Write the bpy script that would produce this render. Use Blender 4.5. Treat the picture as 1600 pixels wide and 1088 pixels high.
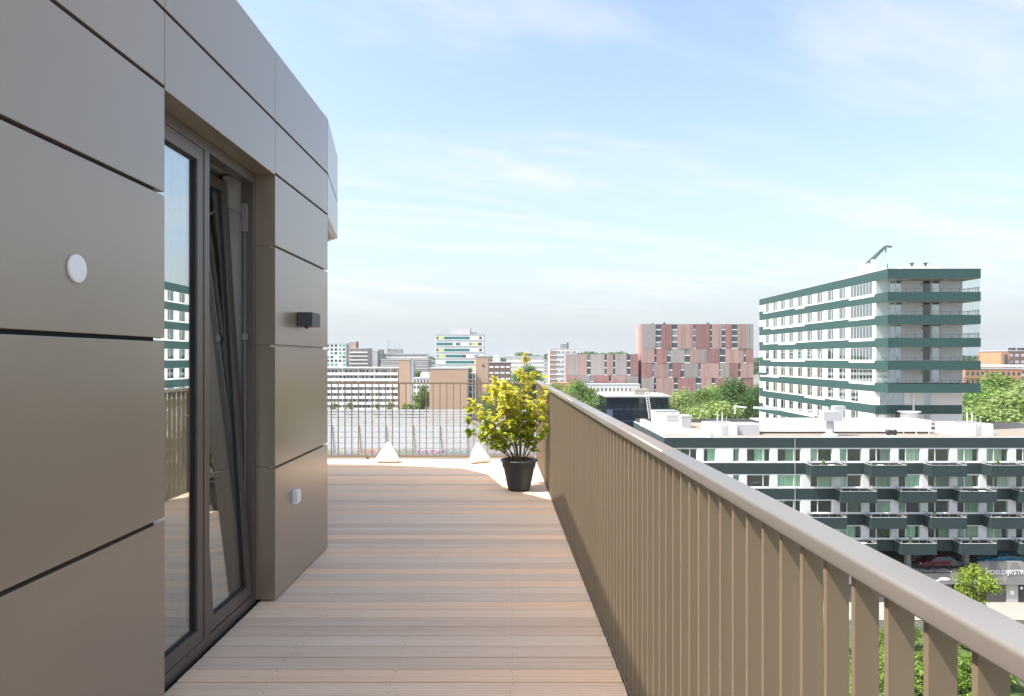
import bpy, bmesh, math, random
from mathutils import Vector, Matrix
R = math.radians
scene = bpy.context.scene
COL = scene.collection
for _o in list(bpy.data.objects):
    bpy.data.objects.remove(_o)

# ------------------------------------------------------------------ camera
EYE = 1.6                      # eye height above the deck (deck boards' top = z 0)
cam_d = bpy.data.cameras.new('camera')
cam_d.lens = 24.0; cam_d.sensor_width = 36.0; cam_d.sensor_fit = 'HORIZONTAL'
cam_d.shift_y = 0.010; cam_d.clip_start = 0.05; cam_d.clip_end = 6000
cam = bpy.data.objects.new('camera', cam_d); COL.objects.link(cam)
cam.location = (0, 0, EYE); cam.rotation_euler = (R(90), 0, 0)
scene.camera = cam

# ------------------------------------------------------------------ sun, sky, exposure
SUN = Vector((-1.0, -0.36, 1.62)).normalized()         # direction towards the sun
SUN_EL = math.asin(SUN.z); SUN_AZ = math.atan2(SUN.x, SUN.y)
sd = bpy.data.lights.new('sun', 'SUN'); sd.energy = 2.45; sd.angle = R(0.53); sd.color = (1.0, 0.955, 0.88)
so = bpy.data.objects.new('sun', sd); COL.objects.link(so)
so.location = (-40, -20, 70); so.rotation_euler = (-SUN).to_track_quat('-Z', 'Y').to_euler()

world = bpy.data.worlds.new('World'); scene.world = world; world.use_nodes = True
wn = world.node_tree.nodes; wl = world.node_tree.links
bg = wn['Background']
def WN(t, **kw):
    n = wn.new(t)
    for k, v in kw.items(): setattr(n, k, v)
    return n
sky = WN('ShaderNodeTexSky', sky_type='NISHITA', sun_disc=False)
sky.sun_elevation = SUN_EL; sky.sun_rotation = SUN_AZ
sky.altitude = 30; sky.air_density = 1.1; sky.dust_density = 3.4; sky.ozone_density = 0.5
tc = WN('ShaderNodeTexCoord')
sep = WN('ShaderNodeSeparateXYZ'); wl.new(tc.outputs['Generated'], sep.inputs[0])
zc = WN('ShaderNodeMath', operation='MAXIMUM'); wl.new(sep.outputs['Z'], zc.inputs[0]); zc.inputs[1].default_value = 0.0
za = WN('ShaderNodeMath', operation='ADD'); wl.new(zc.outputs[0], za.inputs[0]); za.inputs[1].default_value = 0.05
dx = WN('ShaderNodeMath', operation='DIVIDE'); wl.new(sep.outputs['X'], dx.inputs[0]); wl.new(za.outputs[0], dx.inputs[1])
dy = WN('ShaderNodeMath', operation='DIVIDE'); wl.new(sep.outputs['Y'], dy.inputs[0]); wl.new(za.outputs[0], dy.inputs[1])
cmb = WN('ShaderNodeCombineXYZ'); wl.new(dx.outputs[0], cmb.inputs[0]); wl.new(dy.outputs[0], cmb.inputs[1])
def cloud_layer(rot, scale, loc, lo, hi, nscale, detail, dist):
    mp = WN('ShaderNodeMapping', vector_type='TEXTURE'); wl.new(cmb.outputs[0], mp.inputs[0])
    mp.inputs['Rotation'].default_value = (0, 0, rot); mp.inputs['Scale'].default_value = scale; mp.inputs['Location'].default_value = loc
    nz = WN('ShaderNodeTexNoise'); wl.new(mp.outputs[0], nz.inputs['Vector'])
    nz.inputs['Scale'].default_value = nscale; nz.inputs['Detail'].default_value = detail
    nz.inputs['Roughness'].default_value = 0.58; nz.inputs['Distortion'].default_value = dist
    mr = WN('ShaderNodeMapRange', interpolation_type='SMOOTHSTEP'); wl.new(nz.outputs['Fac'], mr.inputs['Value'])
    mr.inputs['From Min'].default_value = lo; mr.inputs['From Max'].default_value = hi
    return mr.outputs[0]
c1 = cloud_layer(R(34), (2.6, 1.25, 1), (2.6, -0.5, 0.4), 0.44, 0.72, 1.05, 10, 0.45)
c2 = cloud_layer(R(24), (4.6, 0.85, 1), (3.6, 2.1, 2.0), 0.50, 0.76, 0.90, 9, 0.5)
cm = WN('ShaderNodeMath', operation='MAXIMUM'); wl.new(c1, cm.inputs[0]); wl.new(c2, cm.inputs[1])
cz = WN('ShaderNodeMapRange', interpolation_type='SMOOTHSTEP'); wl.new(zc.outputs[0], cz.inputs['Value']); cz.inputs['From Min'].default_value = 0.02; cz.inputs['From Max'].default_value = 0.13
cg = WN('ShaderNodeMath', operation='MULTIPLY'); wl.new(cm.outputs[0], cg.inputs[0]); wl.new(cz.outputs[0], cg.inputs[1])
cf = WN('ShaderNodeMath', operation='MULTIPLY'); wl.new(cg.outputs[0], cf.inputs[0]); cf.inputs[1].default_value = 0.85
# thin veil over the whole sky, denser towards the horizon where one looks through more of it
hz1 = WN('ShaderNodeMath', operation='SUBTRACT', use_clamp=True); hz1.inputs[0].default_value = 1.0; wl.new(zc.outputs[0], hz1.inputs[1])
hz2 = WN('ShaderNodeMath', operation='POWER'); wl.new(hz1.outputs[0], hz2.inputs[0]); hz2.inputs[1].default_value = 5.0
hz3 = WN('ShaderNodeMath', operation='MULTIPLY_ADD'); wl.new(hz2.outputs[0], hz3.inputs[0]); hz3.inputs[1].default_value = 0.90; hz3.inputs[2].default_value = 0.02
mixv = WN('ShaderNodeMix', data_type='RGBA'); wl.new(hz3.outputs[0], mixv.inputs['Factor']); wl.new(sky.outputs[0], mixv.inputs['A'])
mixv.inputs['B'].default_value = (2.34, 2.60, 2.88, 1)
mix = WN('ShaderNodeMix', data_type='RGBA')
wl.new(cf.outputs[0], mix.inputs['Factor']); wl.new(mixv.outputs['Result'], mix.inputs['A'])
mix.inputs['B'].default_value = (3.15, 3.2, 3.25, 1)
wl.new(mix.outputs['Result'], bg.inputs['Color'])
bg.inputs['Strength'].default_value = 0.095
scene.view_settings.view_transform = 'Standard'; scene.view_settings.look = 'None'
scene.view_settings.gamma = 1.0; scene.view_settings.exposure = 1.78
scene.render.engine = 'CYCLES'
scene.cycles.use_denoising = True
scene.cycles.max_bounces = 8; scene.cycles.transparent_max_bounces = 16
scene.cycles.volume_bounces = 0

# ------------------------------------------------------------------ helpers
WO = {}                                     # world origin of every object, by name
MESHES = {}
def _link(o, parent, wo):
    COL.objects.link(o)
    if parent is not None:
        o.parent = parent
        o.location = Vector(wo) - WO[parent.name]
    else:
        o.location = wo
    WO[o.name] = Vector(wo)
    return o
def tag(o, label, cat, group=None):
    o['label'] = label; o['category'] = cat
    if group: o['group'] = group
    return o
def thing(name, loc, label, cat, group=None):
    o = bpy.data.objects.new(name, None); o.empty_display_size = 0.3
    _link(o, None, loc); return tag(o, label, cat, group)
def copy_tree(src, loc, rz=0.0, scale=None, parent=None):
    c = src.copy(); COL.objects.link(c); c.parent = parent
    if loc is not None: c.location = loc
    if rz: c.rotation_euler = (0, 0, rz)
    if scale: c.scale = scale
    WO[c.name] = Vector(loc) if loc is not None else WO.get(src.name, Vector())
    for ch in src.children: copy_tree(ch, None, parent=c)
    return c
class MB:
    def __init__(s): s.v = []; s.f = []; s.m = []
    def add(s, vs, fs, m=0):
        b = len(s.v); s.v += [Vector(v) for v in vs]; s.f += [tuple(b + i for i in f) for f in fs]; s.m += [m] * len(fs); return s
    def box(s, x0, x1, y0, y1, z0, z1, m=0, M=None):
        vs = [Vector(p) for p in ((x0,y0,z0),(x1,y0,z0),(x1,y1,z0),(x0,y1,z0),(x0,y0,z1),(x1,y0,z1),(x1,y1,z1),(x0,y1,z1))]
        if M is not None: vs = [M @ v for v in vs]
        return s.add(vs, [(3,2,1,0),(4,5,6,7),(0,1,5,4),(1,2,6,5),(2,3,7,6),(3,0,4,7)], m)
    def bar(s, a, b, w, h=None, m=0, up=(0,0,1)):
        a = Vector(a); b = Vector(b); d = (b - a); L = d.length; d.normalize(); u = Vector(up)
        if abs(d.dot(u)) > 0.98: u = Vector((0, 1, 0))
        sx = d.cross(u).normalized(); sz = sx.cross(d); h = h or w
        M = Matrix(((sx.x, d.x, sz.x, a.x), (sx.y, d.y, sz.y, a.y), (sx.z, d.z, sz.z, a.z), (0, 0, 0, 1)))
        return s.box(-w/2, w/2, 0, L, -h/2, h/2, m, M)
    def tube(s, pts, rad, n=7, m=0, cap=True):
        pts = [Vector(p) for p in pts]; rings = []
        b0 = len(s.v)
        for i, p in enumerate(pts):
            d = (pts[min(i+1, len(pts)-1)] - pts[max(i-1, 0)]).normalized()
            u = Vector((0, 0, 1)) if abs(d.z) < 0.95 else Vector((1, 0, 0))
            e1 = d.cross(u).normalized(); e2 = d.cross(e1)
            r = rad[i] if isinstance(rad, (list, tuple)) else rad
            for k in range(n):
                a = 2 * math.pi * k / n
                s.v.append(p + e1 * math.cos(a) * r + e2 * math.sin(a) * r)
        for i in range(len(pts) - 1):
            for k in range(n):
                q = b0 + i * n; k2 = (k + 1) % n
                s.f.append((q + k, q + k2, q + n + k2, q + n + k)); s.m.append(m)
        if cap:
            s.f.append(tuple(b0 + k for k in reversed(range(n)))); s.m.append(m)
            q = b0 + (len(pts) - 1) * n
            s.f.append(tuple(q + k for k in range(n))); s.m.append(m)
        return s
    def lathe(s, prof, n=32, m=0, c=(0, 0, 0)):
        b0 = len(s.v); c = Vector(c)
        for r, z in prof:
            for k in range(n):
                a = 2 * math.pi * k / n; s.v.append(c + Vector((r * math.cos(a), r * math.sin(a), z)))
        for i in range(len(prof) - 1):
            for k in range(n):
                q = b0 + i * n; k2 = (k + 1) % n
                s.f.append((q + k, q + k2, q + n + k2, q + n + k)); s.m.append(m)
        return s
    def prism(s, poly, z0, z1, m=0):
        n = len(poly)
        vs = [(p[0], p[1], z0) for p in poly] + [(p[0], p[1], z1) for p in poly]
        fs = [tuple(reversed(range(n))), tuple(range(n, 2*n))] + [(i, (i+1) % n, n + (i+1) % n, n + i) for i in range(n)]
        return s.add(vs, fs, m)
    def build(s, name, mat, parent=None, origin=None, smooth=False, bevel=0, key=None):
        lo = Vector((min(v.x for v in s.v), min(v.y for v in s.v), min(v.z for v in s.v)))
        hi = Vector((max(v.x for v in s.v), max(v.y for v in s.v), max(v.z for v in s.v)))
        o0 = Vector(origin) if origin is not None else Vector(((lo.x+hi.x)/2, (lo.y+hi.y)/2, lo.z))
        me = bpy.data.meshes.new(name)
        me.from_pydata([v - o0 for v in s.v], [], s.f)
        for mm in (mat if isinstance(mat, (list, tuple)) else [mat]): me.materials.append(mm)
        me.polygons.foreach_set('material_index', s.m)
        if bevel:
            bm = bmesh.new(); bm.from_mesh(me)
            bmesh.ops.bevel(bm, geom=list(bm.edges), offset=bevel, segments=2, affect='EDGES', profile=0.6)
            bm.to_mesh(me); bm.free()
        if smooth:
            me.polygons.foreach_set('use_smooth', [True] * len(me.polygons))
        me.update()
        return _link(bpy.data.objects.new(name, me), parent, o0)
def boxp(name, x0, x1, y0, y1, z0, z1, mat, parent=None, bevel=0):
    """one box part; alike boxes share their mesh"""
    k = (round(x1-x0, 4), round(y1-y0, 4), round(z1-z0, 4), mat.name, bevel)
    o0 = Vector(((x0+x1)/2, (y0+y1)/2, (z0+z1)/2))
    if k not in MESHES:
        mb = MB(); mb.box(x0, x1, y0, y1, z0, z1)
        o = mb.build(name, mat, parent, origin=o0, bevel=bevel); MESHES[k] = o.data; return o
    return _link(bpy.data.objects.new(name, MESHES[k]), parent, o0)
def inst(name, mesh, wo, parent=None):
    return _link(bpy.data.objects.new(name, mesh), parent, Vector(wo))
def struct(o):
    o['kind'] = 'structure'; return o

# ------------------------------------------------------------------ materials
def newmat(name):
    m = bpy.data.materials.new(name); m.use_nodes = True
    nt = m.node_tree; b = nt.nodes['Principled BSDF']
    return m, nt, b
def N(nt, t, **kw):
    n = nt.nodes.new(t)
    for k, v in kw.items(): setattr(n, k, v)
    return n
def plain(name, col, rough=0.6, metal=0.0, var=0.0, noise=0.0, nscale=3.0, spec=0.5, bump=0.0, bscale=40.0, stretch=(1,1,1), orand=0.0, noise_rough=0.6):
    """principled paint with uneven tone: noise = mottling, orand = difference from object to object"""
    m, nt, b = newmat(name)
    b.inputs['Roughness'].default_value = rough; b.inputs['Metallic'].default_value = metal
    b.inputs['Specular IOR Level'].default_value = spec
    c = N(nt, 'ShaderNodeRGB'); c.outputs[0].default_value = (*col, 1); out = c.outputs[0]
    tcn = N(nt, 'ShaderNodeTexCoord'); geo = N(nt, 'ShaderNodeNewGeometry')
    mp = N(nt, 'ShaderNodeMapping'); nt.links.new(geo.outputs['Position'], mp.inputs[0]); mp.inputs['Scale'].default_value = stretch
    if noise:
        nz = N(nt, 'ShaderNodeTexNoise'); nt.links.new(mp.outputs[0], nz.inputs['Vector'])
        nz.inputs['Scale'].default_value = nscale; nz.inputs['Detail'].default_value = 6; nz.inputs['Roughness'].default_value = noise_rough
        mr = N(nt, 'ShaderNodeMapRange'); nt.links.new(nz.outputs['Fac'], mr.inputs[0])
        mr.inputs[1].default_value = 0.25; mr.inputs[2].default_value = 0.75; mr.inputs[3].default_value = 1 - noise; mr.inputs[4].default_value = 1 + noise
        mx = N(nt, 'ShaderNodeMix', data_type='RGBA', blend_type='MULTIPLY'); mx.inputs['Factor'].default_value = 1
        nt.links.new(out, mx.inputs['A']); nt.links.new(mr.outputs[0], mx.inputs['B']); out = mx.outputs['Result']
    if orand:
        oi = N(nt, 'ShaderNodeObjectInfo'); mr = N(nt, 'ShaderNodeMapRange'); nt.links.new(oi.outputs['Random'], mr.inputs[0])
        mr.inputs[3].default_value = 1 - orand; mr.inputs[4].default_value = 1 + orand
        mx = N(nt, 'ShaderNodeMix', data_type='RGBA', blend_type='MULTIPLY'); mx.inputs['Factor'].default_value = 1
        nt.links.new(out, mx.inputs['A']); nt.links.new(mr.outputs[0], mx.inputs['B']); out = mx.outputs['Result']
    nt.links.new(out, b.inputs['Base Color'])
    if bump:
        nb = N(nt, 'ShaderNodeTexNoise'); nt.links.new(mp.outputs[0], nb.inputs['Vector']); nb.inputs['Scale'].default_value = bscale; nb.inputs['Detail'].default_value = 4
        bp = N(nt, 'ShaderNodeBump'); nt.links.new(nb.outputs['Fac'], bp.inputs['Height']); bp.inputs['Strength'].default_value = bump; bp.inputs['Distance'].default_value = 0.02
        nt.links.new(bp.outputs[0], b.inputs['Normal'])
    return m
def glass(name, tint=(0.9, 0.95, 0.93), ior=1.9, rough=0.01, base=0.0):
    m, nt, b = newmat(name); nt.nodes.remove(b)
    out = nt.nodes['Material Output']
    tr = N(nt, 'ShaderNodeBsdfTransparent'); tr.inputs[0].default_value = (*tint, 1)
    gl = N(nt, 'ShaderNodeBsdfGlossy'); gl.inputs['Roughness'].default_value = rough; gl.inputs[0].default_value = (0.95, 0.97, 0.97, 1)
    fr = N(nt, 'ShaderNodeFresnel'); fr.inputs['IOR'].default_value = ior
    geo = N(nt, 'ShaderNodeNewGeometry')
    # the fresnel node inverts the index on back faces; both sides of a pane are air
    mxn = N(nt, 'ShaderNodeMix', data_type='FLOAT'); nt.links.new(geo.outputs['Backfacing'], mxn.inputs['Factor'])
    mxn.inputs['A'].default_value = ior; mxn.inputs['B'].default_value = 1.0 / ior
    nt.links.new(mxn.outputs['Result'], fr.inputs['IOR'])
    ad = N(nt, 'ShaderNodeMath', operation='ADD', use_clamp=True); nt.links.new(fr.outputs[0], ad.inputs[0]); ad.inputs[1].default_value = base
    mx = N(nt, 'ShaderNodeMixShader'); nt.links.new(ad.outputs[0], mx.inputs[0]); nt.links.new(tr.outputs[0], mx.inputs[1]); nt.links.new(gl.outputs[0], mx.inputs[2])
    nt.links.new(mx.outputs[0], out.inputs[0])
    return m
def leafmat(name, cols, rough=0.45, transl=0.35, nscale=1.2, orand=0.12):
    """foliage: colour differs from leaf to leaf (random per island), light passes through"""
    m, nt, b = newmat(name); out = nt.nodes['Material Output']
    geo = N(nt, 'ShaderNodeNewGeometry'); oi = N(nt, 'ShaderNodeObjectInfo')
    ad = N(nt, 'ShaderNodeMath', operation='ADD'); nt.links.new(geo.outputs['Random Per Island'], ad.inputs[0])
    m2 = N(nt, 'ShaderNodeMath', operation='MULTIPLY'); nt.links.new(oi.outputs['Random'], m2.inputs[0]); m2.inputs[1].default_value = 0.999
    nt.links.new(m2.outputs[0], ad.inputs[1])
    fr = N(nt, 'ShaderNodeMath', operation='FRACT'); nt.links.new(ad.outputs[0], fr.inputs[0])
    cr = N(nt, 'ShaderNodeValToRGB'); nt.links.new(fr.outputs[0], cr.inputs[0])
    els = cr.color_ramp.elements
    while len(els) < len(cols): els.new(0.5)
    for i, c in enumerate(cols):
        els[i].position = i / (len(cols) - 1) if len(cols) > 1 else 0; els[i].color = (*c, 1)
    mr = N(nt, 'ShaderNodeMapRange'); nt.links.new(oi.outputs['Random'], mr.inputs[0]); mr.inputs[3].default_value = 1 - orand; mr.inputs[4].default_value = 1 + orand
    mx = N(nt, 'ShaderNodeMix', data_type='RGBA', blend_type='MULTIPLY'); mx.inputs['Factor'].default_value = 1
    nt.links.new(cr.outputs[0], mx.inputs['A']); nt.links.new(mr.outputs[0], mx.inputs['B'])
    nt.links.new(mx.outputs['Result'], b.inputs['Base Color']); b.inputs['Roughness'].default_value = rough; b.inputs['Specular IOR Level'].default_value = 0.3
    tl = N(nt, 'ShaderNodeBsdfTranslucent'); nt.links.new(mx.outputs['Result'], tl.inputs[0])
    ms = N(nt, 'ShaderNodeMixShader'); ms.inputs[0].default_value = transl
    nt.links.new(b.outputs[0], ms.inputs[1]); nt.links.new(tl.outputs[0], ms.inputs[2]); nt.links.new(ms.outputs[0], out.inputs[0])
    return m
M = {}
M['bronze'] = plain('bronze_panel', (0.275, 0.212, 0.152), rough=0.36, metal=0.2, noise=0.06, nscale=1.1, bump=0.10, bscale=1.3, orand=0.03)
M['bronze_fin'] = plain('bronze_fin', (0.270, 0.207, 0.138), rough=0.42, metal=0.25, noise=0.03, nscale=2.0, orand=0.025)
M['bronze_cap'] = plain('bronze_cap', (0.205, 0.180, 0.155), rough=0.5, metal=0.1, noise=0.03, nscale=2.0)
M['frame'] = plain('door_frame', (0.13, 0.105, 0.088), rough=0.35, metal=0.3)
M['gasket'] = plain('black_gasket', (0.012, 0.012, 0.013), rough=0.6)
M['backing'] = plain('dark_backing', (0.03, 0.027, 0.025), rough=0.8)
M['door_glass'] = glass('door_glass', tint=(0.80, 0.87, 0.85), ior=1.8, base=0.34)
M['white'] = plain('white_paint', (0.80, 0.80, 0.79), rough=0.5, noise=0.04, nscale=0.4)
M['white_plastic'] = plain('white_plastic', (0.82, 0.82, 0.81), rough=0.35)
M['barrier_white'] = plain('barrier_white', (0.54, 0.55, 0.56), rough=0.6, noise=0.08, nscale=0.2)
M['steel'] = plain('galvanised_steel', (0.42, 0.43, 0.44), rough=0.4, metal=0.6, noise=0.06, nscale=1.5)
M['grey_lamp'] = plain('anthracite_lamp', (0.055, 0.058, 0.062), rough=0.45)
M['room_wall'] = plain('room_wall', (0.60, 0.57, 0.52), rough=0.8)
M['room_floor'] = plain('room_floor', (0.30, 0.24, 0.19), rough=0.4)
M['curtain'] = plain('grey_curtain', (0.30, 0.30, 0.285), rough=0.9, noise=0.08, nscale=20)
M['membrane'] = plain('roof_membrane', (0.25, 0.25, 0.25), rough=0.8, noise=0.15, nscale=0.5)
for k_, w_, r_ in (('bronze', 0.75, 0.24), ('bronze_cap', 0.9, 0.36), ('bronze_fin', 0.15, 0.35)):
    b_ = M[k_].node_tree.nodes['Principled BSDF']; b_.inputs['Coat Weight'].default_value = w_; b_.inputs['Coat Roughness'].default_value = r_; b_.inputs['Coat IOR'].default_value = 1.75 if k_ != 'bronze_fin' else 1.5
# ---- decking
def wood():
    m, nt, b = newmat('weathered_decking')
    geo = N(nt, 'ShaderNodeNewGeometry'); oi = N(nt, 'ShaderNodeObjectInfo')
    off = N(nt, 'ShaderNodeCombineXYZ'); mu = N(nt, 'ShaderNodeMath', operation='MULTIPLY'); nt.links.new(oi.outputs['Random'], mu.inputs[0]); mu.inputs[1].default_value = 57.0
    nt.links.new(mu.outputs[0], off.inputs[0]); nt.links.new(mu.outputs[0], off.inputs[2])
    va = N(nt, 'ShaderNodeVectorMath', operation='ADD'); nt.links.new(geo.outputs['Position'], va.inputs[0]); nt.links.new(off.outputs[0], va.inputs[1])
    mp = N(nt, 'ShaderNodeMapping'); nt.links.new(va.outputs[0], mp.inputs[0]); mp.inputs['Scale'].default_value = (0.5, 18, 6)
    nz = N(nt, 'ShaderNodeTexNoise'); nt.links.new(mp.outputs[0], nz.inputs['Vector']); nz.inputs['Scale'].default_value = 2.2; nz.inputs['Detail'].default_value = 7; nz.inputs['Roughness'].default_value = 0.65; nz.inputs['Distortion'].default_value = 0.6
    cr = N(nt, 'ShaderNodeValToRGB'); nt.links.new(nz.outputs['Fac'], cr.inputs[0])
    e = cr.color_ramp.elements; e[0].position = 0.22; e[0].color = (0.72, 0.54, 0.38, 1); e[1].position = 0.78; e[1].color = (0.87, 0.70, 0.53, 1)
    n = e.new(0.5); n.color = (0.83, 0.64, 0.465, 1)
    # board to board tone: greyer or redder
    cr2 = N(nt, 'ShaderNodeValToRGB'); nt.links.new(oi.outputs['Random'], cr2.inputs[0])
    e = cr2.color_ramp.elements; e[0].position = 0; e[0].color = (0.82, 0.78, 0.77, 1); e[1].position = 1; e[1].color = (1.10, 1.04, 0.99, 1)
    n = e.new(0.35); n.color = (0.96, 0.99, 1.03, 1); n = e.new(0.7); n.color = (1.04, 0.96, 0.90, 1)
    mx = N(nt, 'ShaderNodeMix', data_type='RGBA', blend_type='MULTIPLY'); mx.inputs['Factor'].default_value = 1
    nt.links.new(cr.outputs[0], mx.inputs['A']); nt.links.new(cr2.outputs[0], mx.inputs['B'])
    # long pale weathered patches
    mp3 = N(nt, 'ShaderNodeMapping'); nt.links.new(va.outputs[0], mp3.inputs[0]); mp3.inputs['Scale'].default_value = (0.8, 5, 1)
    n3 = N(nt, 'ShaderNodeTexNoise'); nt.links.new(mp3.outputs[0], n3.inputs['Vector']); n3.inputs['Scale'].default_value = 1.5; n3.inputs['Detail'].default_value = 5
    mr3 = N(nt, 'ShaderNodeMapRange'); nt.links.new(n3.outputs['Fac'], mr3.inputs[0]); mr3.inputs[1].default_value = 0.45; mr3.inputs[2].default_value = 0.8; mr3.inputs[3].default_value = 0; mr3.inputs[4].default_value = 0.35
    mx3 = N(nt, 'ShaderNodeMix', data_type='RGBA'); nt.links.new(mr3.outputs[0], mx3.inputs['Factor']); nt.links.new(mx.outputs['Result'], mx3.inputs['A']); mx3.inputs['B'].default_value = (0.82, 0.69, 0.55, 1)
    nt.links.new(mx3.outputs['Result'], b.inputs['Base Color'])
    b.inputs['Roughness'].default_value = 0.6; b.inputs['Specular IOR Level'].default_value = 0.3
    bp = N(nt, 'ShaderNodeBump'); nt.links.new(nz.outputs['Fac'], bp.inputs['Height']); bp.inputs['Strength'].default_value = 0.25; bp.inputs['Distance'].default_value = 0.004
    nt.links.new(bp.outputs[0], b.inputs['Normal'])
    return m
M['deck'] = wood()
# ---- city
M['teal'] = plain('dark_green_cladding', (0.028, 0.074, 0.070), rough=0.5, metal=0.0, noise=0.06, nscale=0.6, stretch=(1, 1, 0.15))
M['teal_shaded'] = plain('shaded_green_cladding', (0.026, 0.045, 0.048), rough=0.5, noise=0.06, nscale=0.6, stretch=(1, 1, 0.15))  # the tower's green cladding, darkened in colour for this block's grazing light
M['facade_white'] = plain('white_render', (0.70, 0.705, 0.71), rough=0.7, noise=0.05, nscale=0.25)
M['interior'] = plain('dark_interior', (0.035, 0.037, 0.040), rough=0.8)
M['win_glass'] = glass('window_glass', tint=(0.84, 0.93, 0.88), ior=1.5, base=0.02)
M['tower_glass'] = glass('tower_glass', tint=(0.55, 0.70, 0.72), ior=1.7, base=0.30)
M['clear_glass'] = glass('screen_glass', tint=(0.92, 0.96, 0.96), ior=1.35, base=0.02)
def curtain_mat(name, col):
    m, nt, b = newmat(name)
    geo = N(nt, 'ShaderNodeNewGeometry'); oi = N(nt, 'ShaderNodeObjectInfo')
    wv = N(nt, 'ShaderNodeTexNoise'); mp = N(nt, 'ShaderNodeMapping'); nt.links.new(geo.outputs['Position'], mp.inputs[0]); mp.inputs['Scale'].default_value = (7, 7, 0.25)
    nt.links.new(mp.outputs[0], wv.inputs['Vector']); wv.inputs['Scale'].default_value = 1.0; wv.inputs['Detail'].default_value = 2
    cr = N(nt, 'ShaderNodeMapRange'); nt.links.new(wv.outputs['Fac'], cr.inputs[0]); cr.inputs[1].default_value = 0.3; cr.inputs[2].default_value = 0.7; cr.inputs[3].default_value = 0.62; cr.inputs[4].default_value = 1.1
    m3 = N(nt, 'ShaderNodeMapRange'); nt.links.new(oi.outputs['Random'], m3.inputs[0]); m3.inputs[3].default_value = 0.65; m3.inputs[4].default_value = 1.15
    mm = N(nt, 'ShaderNodeMath', operation='MULTIPLY'); nt.links.new(cr.outputs[0], mm.inputs[0]); nt.links.new(m3.outputs[0], mm.inputs[1])
    mx = N(nt, 'ShaderNodeMix', data_type='RGBA', blend_type='MULTIPLY'); mx.inputs['Factor'].default_value = 1; mx.inputs['A'].default_value = (*col, 1)
    nt.links.new(mm.outputs[0], mx.inputs['B']); nt.links.new(mx.outputs['Result'], b.inputs['Base Color']); b.inputs['Roughness'].default_value = 0.9
    return m
M['cur_green'] = curtain_mat('pale_green_curtain', (0.55, 0.70, 0.58))
M['cur_white'] = curtain_mat('cream_curtain', (0.78, 0.80, 0.70))
M['cur_grey'] = curtain_mat('grey_blind', (0.33, 0.36, 0.36))
M['gravel'] = plain('roof_gravel', (0.25, 0.22, 0.185), rough=0.9, noise=0.3, nscale=1.6, bump=0.5, bscale=6)
M['roof_grey'] = plain('grey_roofing', (0.22, 0.23, 0.23), rough=0.8, noise=0.1, nscale=0.6)
M['coping'] = plain('aluminium_coping', (0.55, 0.56, 0.57), rough=0.45, metal=0.3)
M['concrete'] = plain('pale_concrete', (0.40, 0.39, 0.37), rough=0.85, noise=0.12, nscale=0.5)
M['sign_concrete'] = plain('sign_concrete', (0.235, 0.23, 0.22), rough=0.85, noise=0.08, nscale=0.5)
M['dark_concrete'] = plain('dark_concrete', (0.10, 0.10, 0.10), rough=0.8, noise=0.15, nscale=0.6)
M['brick_tan'] = plain('tan_brick', (0.44, 0.305, 0.225), rough=0.85, noise=0.07, nscale=0.12)
M['brick_brown'] = plain('brown_brick', (0.36, 0.255, 0.20), rough=0.85, noise=0.10, nscale=0.15)
M['brick_orange'] = plain('orange_brick', (0.46, 0.24, 0.14), rough=0.85, noise=0.07, nscale=0.2)
M['brick_dark'] = plain('dark_brick', (0.17, 0.12, 0.11), rough=0.85, noise=0.1, nscale=0.2)
M['red_panel'] = plain('red_panel', (0.29, 0.155, 0.148), rough=0.7, noise=0.14, nscale=0.5, stretch=(1, 1, 0.05), orand=0.16)
M['pink_panel'] = plain('pink_panel', (0.36, 0.24, 0.22), rough=0.7, noise=0.14, nscale=0.5, stretch=(1, 1, 0.05), orand=0.14)
M['grey_panel'] = plain('grey_panel', (0.30, 0.275, 0.265), rough=0.7, noise=0.12, nscale=0.5, stretch=(1, 1, 0.05), orand=0.14)
M['far_dark'] = plain('far_window', (0.07, 0.08, 0.095), rough=0.15, spec=0.7, noise=0.5, nscale=0.35)
M['far_mid'] = plain('far_window_pale', (0.22, 0.23, 0.23), rough=0.3, noise=0.6, nscale=0.45, stretch=(1, 1, 0.7))
M['far_teal'] = plain('teal_glass', (0.05, 0.19, 0.20), rough=0.2, noise=0.2, nscale=0.2)
M['far_green'] = plain('green_panel', (0.10, 0.40, 0.30), rough=0.5, noise=0.2, nscale=0.3)
M['lime'] = plain('lime_panel', (0.52, 0.62, 0.20), rough=0.5)
M['grey_block'] = plain('pale_grey_block', (0.45, 0.46, 0.48), rough=0.8, noise=0.06, nscale=0.1)
M['mauve'] = plain('mauve_concrete', (0.33, 0.29, 0.29), rough=0.8, noise=0.1, nscale=0.2)
M['blue_glass'] = plain('dark_blue_glass', (0.012, 0.02, 0.035), rough=0.06, spec=0.8)
M['blue_panel'] = plain('blue_panel', (0.075, 0.115, 0.19), rough=0.5, noise=0.06, nscale=0.5)
M['asphalt'] = plain('asphalt', (0.075, 0.075, 0.078), rough=0.9, noise=0.18, nscale=0.3)
M['paving'] = plain('pale_paving', (0.30, 0.285, 0.26), rough=0.9, noise=0.12, nscale=0.6)
M['grass'] = plain('grass', (0.075, 0.115, 0.035), rough=0.95, noise=0.35, nscale=0.4)
M['ground'] = plain('city_ground', (0.16, 0.165, 0.14), rough=0.95, noise=0.3, nscale=0.02)
M['bark'] = plain('bark', (0.09, 0.07, 0.055), rough=0.95, noise=0.3, nscale=3)
M['black_metal'] = plain('dark_metal', (0.03, 0.032, 0.033), rough=0.5)
M['crane_dark'] = plain('crane_steel', (0.10, 0.13, 0.13), rough=0.5)
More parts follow.
